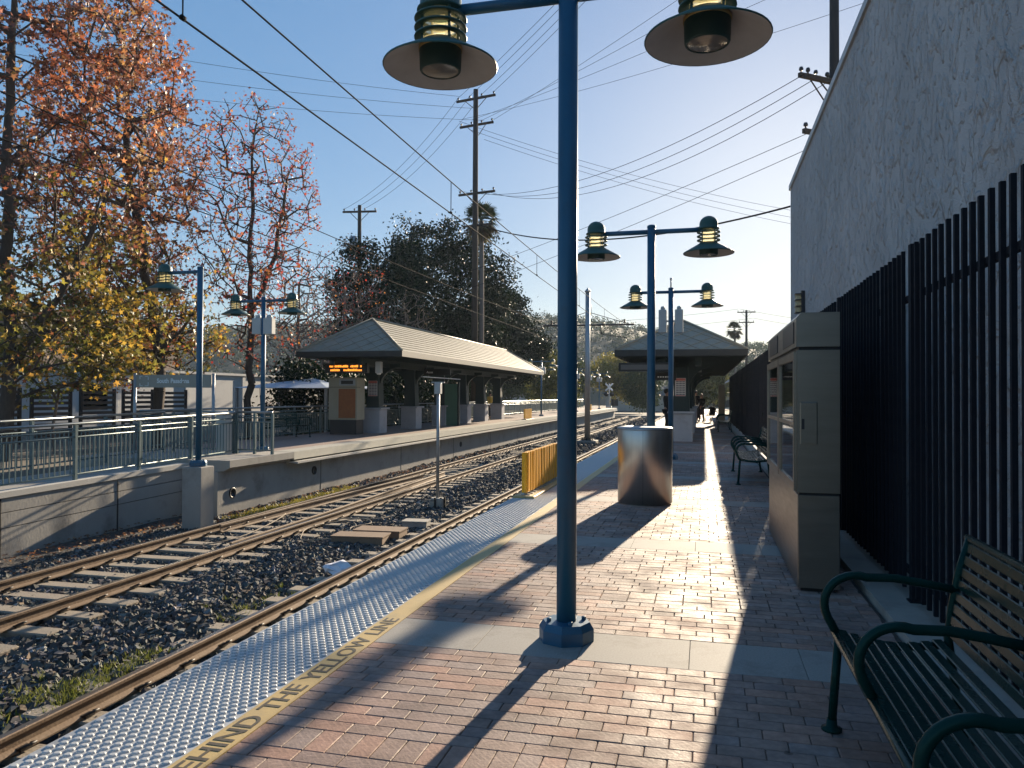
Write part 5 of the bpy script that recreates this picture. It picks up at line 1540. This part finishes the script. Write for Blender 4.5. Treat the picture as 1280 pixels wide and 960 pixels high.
clump_tree('leafy_tree', (-22,120,-1.2), [((0,0,5.5),(5,4,3.4)),((-4,0,5),(4,4,3.2))], 'broad green tree across the street behind the catenary mast', 260, 50, 0.42, green_cols((0.06,0.08,0.03),(0.13,0.14,0.04)), 74, GS, 5, 0.3, csz=0.7)
clump_tree('leafy_tree', (-30,112,-1.2), [((0,0,6),(5,4,4)),((-4,0,5),(4,4,3.2))], 'broad dark tree across the street right of the evergreens', 260, 50, 0.42, green_cols((0.05,0.07,0.025),(0.10,0.11,0.035)), 75, GS, 5, 0.3, csz=0.7)
clump_tree('leafy_tree', (1.0,132,-1.2), [((0,0,4.6),(3.2,3,3.2))], 'pale green tree seen through the arch of the near shelter', 160, 50, 0.38, green_cols((0.10,0.12,0.04),(0.17,0.17,0.06)), 76, GS, 4, 0.25, csz=0.6, leafm='leaf')
clump_tree('fence_shrub', (1.30,11.2,0.05), [((0,0,0.75),(0.16,1.1,0.75)),((0,0.8,1.3),(0.12,0.5,0.5))], 'dark leafy creeper against the fence behind the second bench', 60, 45, 0.07, dkg, 77, GS, 0.8, 0.02, csz=0.10, cat='shrub')
# palms
def palm(loc, h, r, nfr, fl, label, seed, skirt=True):
    rng = random.Random(seed)
    t = thing('palm_tree', loc, label, 'palm', 'palm trees')
    b = MB(); b.tube([(0,0,0),(0.1,0,h*0.5),(0.05,0,h)], [r*1.2,r,r*0.9], 10); b.build('trunk', M['bark_grey'], t)
    V, F, C = [], [], []
    for k in range(nfr):
        az = rng.uniform(0,2*math.pi); el = rng.uniform(-1.2 if skirt else -0.6,1.35)
        d = Vector((math.cos(az)*math.cos(el),math.sin(az)*math.cos(el),math.sin(el)))
        stem = fl*0.45
        c = Vector((0,0,h))+d*stem
        col = (0.035,0.055,0.02) if el > -0.3 else (0.12,0.095,0.06)
        side = d.cross(Vector((0,0,1))).normalized(); upv = side.cross(d)
        b0 = len(V); w = 0.03
        V += [Vector((0,0,h))-side*w, Vector((0,0,h))+side*w, c+side*w, c-side*w]; F.append((b0,b0+1,b0+2,b0+3)); C += [col]*4
        for j in range(11):
            a = R(-85+17*j)
            dd = (d*math.cos(a)+side*math.sin(a)).normalized()
            tip = c+dd*fl*0.62*(0.75+0.25*math.cos(a))+Vector((0,0,-0.12*fl))
            mid = c+dd*fl*0.3
            px = dd.cross(upv).normalized()*fl*0.045
            b0 = len(V); V += [c, mid-px, tip, mid+px]; F.append((b0,b0+1,b0+2,b0+3)); C += [tuple(x*rng.uniform(0.8,1.2) for x in col)]*4
    np_mesh('crown', np.array([tuple(v) for v in V]), np.array(F), M['leaf_dark'], t, cols=np.array(C))
    return t
palm((-16.6,56.5,-0.4), 15.3, 0.18, 46, 1.7, 'shaggy fan palm crown beside the tall utility pole', 5)
palm((5.6,150,-1.2), 15.2, 0.22, 44, 1.9, 'lone distant palm tree above the near shelter roof', 6)

# ------------------------------------------------------------------ background left: buildings, slatted fence, canopy
wb = thing('white_building', (-31.0,10,-0.35), 'long low white building behind the autumn trees', 'building')
b = MB(); b.box(-10,0,0,58,0,3.1); b.build('wall', M['white_paint'], wb)
b = MB(); b.box(-10.2,0.15,-0.2,58.2,3.101,3.25); b.build('parapet', M['white_paint'], wb)
for k in range(3):
    y = 4+k*19.0
    b = MB(); b.box(0.001,0.05,y,y+1.7,1.0,2.3); o = b.build('window', M['steel_dark'], wb)
    b = MB(); b.box(0.0505,0.06,y+0.08,y+1.62,1.08,2.22); b.build('pane', M['glass'], o)
for k in range(10):
    b = MB(); b.box(0.001,0.12,1.0+k*6,1.35+k*6,0,3.0); b.build('pilaster', M['white_paint'], wb)
b = MB(); b.box(-9,-3,20,34,3.26,6.4); o = b.build('upper_storey', M['brown_wall'], wb)
for k in range(4):
    b = MB(); b.box(-2.999,-2.94,21.2+k*3.2,23.4+k*3.2,4.2,5.7); b.build('upper_window', M['steel_dark'], o)
b = MB(); b.bbox(-2.5,-1.2,16,17.3,3.251,4.1,0.03); b.build('roof_unit', M['box_white'], wb)
bb_ = thing('brown_building', (-28.5,6,-0.35), 'brown walled shed at the left edge behind the trees', 'building')
b = MB(); b.box(-5,0,0,13.5,0,3.0); b.build('wall', M['brown_wall'], bb_)
b = MB(); b.box(-5.2,0.3,-0.3,13.8,3.001,3.2); b.build('roof', M['fascia'], bb_)
sf = thing('slatted_fence', (-24.0,14,-0.35), 'dark horizontal slat fence panels in front of the white building', 'fence')
sl = MB(); sl.box(-0.015,0.015,0,1.75,-0.06,0.06); slm = sl.mesh('slat'); slm.materials.append(M['wood_slat'])
for p_ in range(8):
    y0 = p_*2.3
    b = MB(); b.box(-0.05,0.05,y0-0.06,y0+0.04,0,2.05); b.build('post', M['wood_dark'], sf)
    b = MB(); b.box(-0.05,0.05,y0+1.72,y0+1.82,0,2.05); b.build('post', M['wood_dark'], sf)
    for k in range(9):
        o = bpy.data.objects.new('slat', slm); COL.objects.link(o); o.parent = sf; o.location = (0,y0,0.25+k*0.205)
for k,(x,y,lb) in enumerate(((-16.5,31.0,'pale blue canopy roof beside the far platform'),)):
    t = thing('canopy', (x,y,-0.35), lb, 'canopy')
    b = MB(); b.add([(-2.6,-2.6,2.12),(1.7,-2.6,2.12),(1.7,3.2,2.12),(-2.6,3.2,2.12),(-0.4,0.3,2.6)], [(0,1,4),(1,2,4),(2,3,4),(3,0,4),(3,2,1,0)]); b.build('roof', M['blue_sheet'], t)
    for px,py_ in ((-2.5,-2.5),(1.6,-2.5),(1.6,3.1),(-2.5,3.1)):
        b = MB(); b.box(px-0.05,px+0.05,py_-0.05,py_+0.05,0,2.12); b.build('leg', M['galv'], t)
# crossing signals across the street and a low far wall
for k,(x,y,lb) in enumerate(((-11.6,97.4,'railway crossing signal left of the tracks at the street'),(-1.8,110.8,'railway crossing signal right of the tracks at the street'))):
    t = thing('crossing_signal', (x,y,-1.1), lb, 'crossing signal', 'railway crossing signals')
    b = MB(); b.tube([(0,0,0),(0,0,4.2)], 0.07, 10); b.build('mast', M['galv'], t)
    for a in (45,-45):
        b = MB(); b.box(-0.65,0.65,-0.1+0.012*(a>0),-0.09+0.012*(a>0),-0.1,0.1, Matrix.Translation((0,0,3.7)) @ Matrix.Rotation(R(a),4,'Y')); b.build('crossbuck', M['sign_white'], t)
    for s in (-0.35,0.35):
        b = MB(); b.lathe([(0.28,-0.02),(0.28,0.02)], 18, M=Matrix.Translation((s,-0.1,2.8)) @ Matrix.Rotation(R(90),4,'X')); b.lathe([(0.12,0.02),(0.12,0.14)], 14, M=Matrix.Translation((s,-0.1,2.8)) @ Matrix.Rotation(R(90),4,'X')); b.build('light', M['black'], t)
    b = MB(); b.bbox(-0.3,0.3,-0.2,0.2,0.0,1.3,0.03); b.build('control_box', M['galv'], t)
for k,(x,y,w_,d_,h_,lb) in enumerate(((-34,138,16,9,5.0,'pale low house across the street behind the catenary mast'),(-12,146,12,9,4.6,'grey low house across the street left of the near shelter'),(2.5,140,8,8,4.6,'grey low house across the street seen under the near shelter'))):
    t = thing('low_house', (x,y,-1.3), lb, 'house', 'low houses across the street')
    b = MB(); b.box(-w_/2,w_/2,0,d_,0,h_*0.62); b.build('wall', M['white_paint'] if k != 1 else M['concrete_pale'], t)
    b = MB(); b.prism([(-0.6,h_*0.62),(d_+0.6,h_*0.62),(d_/2,h_)], 0, -w_/2-0.5, w_/2+0.5); b.build('roof', M['fascia'], t)
    for j in range(3):
        x0 = -w_/2+1.0+j*(w_-3)/2.4
        b = MB(); b.box(x0,x0+1.3,-0.05,-0.001,0.9,2.2); b.build('window', M['steel_dark'], t)

# ------------------------------------------------------------------ leaf litter, weeds
rng = np.random.default_rng(91)
n = 5200
px = -10.35 + np.abs(rng.normal(0,0.45,n)); px = np.where(rng.random(n) < 0.35, rng.uniform(-11.3,-9.6,n), px); py_ = rng.uniform(6,40,n)
inwall = (py_ > 15.0)
px = np.where(inwall, np.maximum(px,-10.5), px-0.7*(rng.random(n)<0.7))
px = np.clip(px,-11.3,-8.9)
C = np.stack([px,py_,bal_h(px,py_)+rng.uniform(0.03,0.07,n)],1)
pal = np.array([[0.22,0.10,0.06],[0.17,0.085,0.055],[0.26,0.15,0.09],[0.30,0.20,0.12],[0.13,0.06,0.045]])
cc = pal[rng.integers(0,5,n)]*rng.uniform(0.7,1.2,(n,1))
V, F, c4 = leaves(C, rng.uniform(0.06,0.11,n), cc, rng, STAR)
V[:,2] = np.repeat(C[:,2],10) + (V[:,2]-np.repeat(C[:,2],10))*0.45
o = np_mesh('leaf_litter', V, F, M['leaf'], cols=c4, kind='stuff'); tag(o, 'fallen brown leaves along the foot of the far walls', 'leaves')
def tufts(centers, name, label, hgt, col_a, col_b, per=14):
    n = len(centers)*per
    c = np.repeat(np.array(centers),per,axis=0); base = c+np.concatenate([rng.normal(0,0.05,(n,2)),np.zeros((n,1))],1)
    tip = base+np.stack([rng.normal(0,0.05,n),rng.normal(0,0.05,n),rng.uniform(0.4,1.0,n)*hgt],1)
    sd = np.stack([rng.normal(0,1,n),rng.normal(0,1,n),np.zeros(n)],1); sd /= np.linalg.norm(sd,axis=1,keepdims=True); sd *= 0.009
    V = np.stack([base-sd,base+sd,tip],1).reshape(-1,3)
    u = rng.random((n,1)); cc = np.array(col_a)*(1-u)+np.array(col_b)*u
    o = np_mesh(name, V, np.arange(3*n).reshape(-1,3), M['leaf'], cols=np.repeat(cc,3,axis=0), kind='stuff'); tag(o, label, 'weeds')
cs = []
for _ in range(330):
    y = 3.8+abs(rng.normal(0,1))*2.6; x = -5.35-abs(rng.normal(0,0.22))-0.0*y
    if math.sin(y*2.3)+rng.normal(0,0.6) > 0.1: cs.append((x,y,float(bal_h(np.array(x),np.array(y)))+0.02))
tufts(cs, 'weeds', 'small green weeds growing in the ballast beside the near rail', 0.10, (0.10,0.13,0.03), (0.17,0.19,0.05))
cs = [(rng.normal(-9.75,0.12),rng.uniform(14.5,20.5),-1.17) for _ in range(120)]
tufts(cs, 'moss_weeds', 'bright yellow-green weeds between the far rail and the far wall', 0.10, (0.22,0.22,0.04), (0.30,0.26,0.05))

# ------------------------------------------------------------------ hills
def dirw(u):
    a = math.atan2(u-640, 961) - R(14.0)
    return math.sin(a), math.cos(a)
US = [-200,100,300,450,600,660,700,740,780,800,830,860,900,940,990,1060,1200]
VS = [430,425,415,405,402,400,398,404,408,412,418,428,436,432,438,445,450]
us = np.linspace(-200,1200,120)
vr = np.interp(us, US, VS)
radii = np.array([230,270,310,350,390,425,455,500,560])
prof = np.array([0.0,0.22,0.45,0.68,0.86,0.97,1.0,0.92,0.7])
V = []
hg = np.random.default_rng(5)
def hill_h(i, j):
    az = math.atan2(us[i]-640,961)
    ridge = (494-vr[i])*455*math.cos(az)/961
    return -1.3 + (ridge+1.0)*prof[j]
for i in range(len(us)):
    sx, cy = dirw(us[i])
    for j in range(len(radii)):
        V.append((sx*radii[j], cy*radii[j], hill_h(i,j)+(0.8*math.sin(i*1.3+j*2.1)+0.5*math.sin(i*0.7-j) if 0 < j < 7 else 0)))
nj = len(radii)
F = np.array([(i*nj+j,i*nj+j+1,(i+1)*nj+j+1,(i+1)*nj+j) for i in range(len(us)-1) for j in range(nj-1)])
o = np_mesh('hill', np.array(V), F, M['hill'], smooth=True); tag(o, 'hazy wooded hill behind the station', kind='structure')
# wood on the hill
n = 3200
ui = hg.uniform(2,len(us)-3,n); rj = np.where(hg.random(n)<0.25, hg.uniform(5.6,6.2,n), hg.uniform(0.3,6.3,n))
Cc = []
HV = np.array(V).reshape(len(us),nj,3)
for a, b2 in zip(ui, rj):
    i, j = int(a), int(b2); fa, fb = a-i, b2-j
    p = HV[i,j]*(1-fa)*(1-fb)+HV[i+1,j]*fa*(1-fb)+HV[i,j+1]*(1-fa)*fb+HV[i+1,j+1]*fa*fb
    Cc.append(p)
Cc = np.array(Cc); sz = hg.uniform(1.3,3.4,n)
per = 34
v = hg.normal(size=(n*per,3)); v /= np.linalg.norm(v,axis=1,keepdims=True)
rr = np.repeat(sz,per)[:,None]*hg.uniform(0.55,1.0,(n*per,1))
C = np.repeat(Cc,per,axis=0)+v*rr*np.array([1,1,0.95])+np.repeat(np.stack([0*sz,0*sz,sz*0.7],1),per,axis=0)
tint = np.repeat(hg.uniform(0.6,1.3,n),per)[:,None]
cols = (np.array([0.045,0.06,0.03])+hg.random((n*per,1))*np.array([0.03,0.03,0.012]))*tint
V2, F2, c4 = leaves(C, hg.uniform(0.7,1.4,len(C)), cols, hg, QUAD)
o = np_mesh('hillside_wood', V2, F2, M['leaf_dark'], cols=c4, kind='stuff'); tag(o, 'far wooded hillside in the haze', 'woodland')
sx, cy = dirw(736)
wt = thing('water_tower', (sx*450,cy*450,40.0), 'small pale tank tower on the hill behind the catenary mast', 'tower')
b = MB(); b.lathe([(1.4,8.5),(1.5,8.6),(1.5,14.2),(0.9,14.8)], 16); b.build('tank', M['box_white'], wt)
for k in range(4):
    a = math.pi/4+k*math.pi/2; b = MB(); b.tube([(1.2*math.cos(a),1.2*math.sin(a),-2),(1.1*math.cos(a),1.1*math.sin(a),8.6)], 0.2, 6); b.build('leg', M['box_white'], wt)
for k,(u,r_,hh,lb) in enumerate(((955,230,8,'nearer'),(930,250,8.5,'middle'),(985,240,7.5,'right'))):
    sx, cy = dirw(u)
    clump_tree('distant_tree', (sx*r_,cy*r_,-1.2), [((0,0,hh),(5,4,3.6)),((3,0,hh-2.5),(4,4,3))], lb+' of the hazy distant trees left of the cabinet', 130, 45, 0.8, green_cols((0.06,0.075,0.035),(0.09,0.10,0.045)), 90+k, 'hazy distant trees', hh*0.7, 0.3, csz=1.1)

# ------------------------------------------------------------------ air
hz = MB(); hz.box(-1100,1100,-290,1100,-2.6,66)
hm = bpy.data.materials.new('air'); hm.use_nodes = True
nt = hm.node_tree
for nd in list(nt.nodes):
    if nd.type != 'OUTPUT_MATERIAL': nt.nodes.remove(nd)
pv = nt.nodes.new('ShaderNodeVolumePrincipled')
pv.inputs['Color'].default_value = (0.72,0.86,1.0,1)
pv.inputs['Density'].default_value = 0.00026
pv.inputs['Anisotropy'].default_value = 0.1
nt.links.new(pv.outputs['Volume'], nt.nodes['Material Output'].inputs['Volume'])
ho = hz.build('haze', hm); tag(ho, 'thin pale air haze over the whole place', kind='stuff')
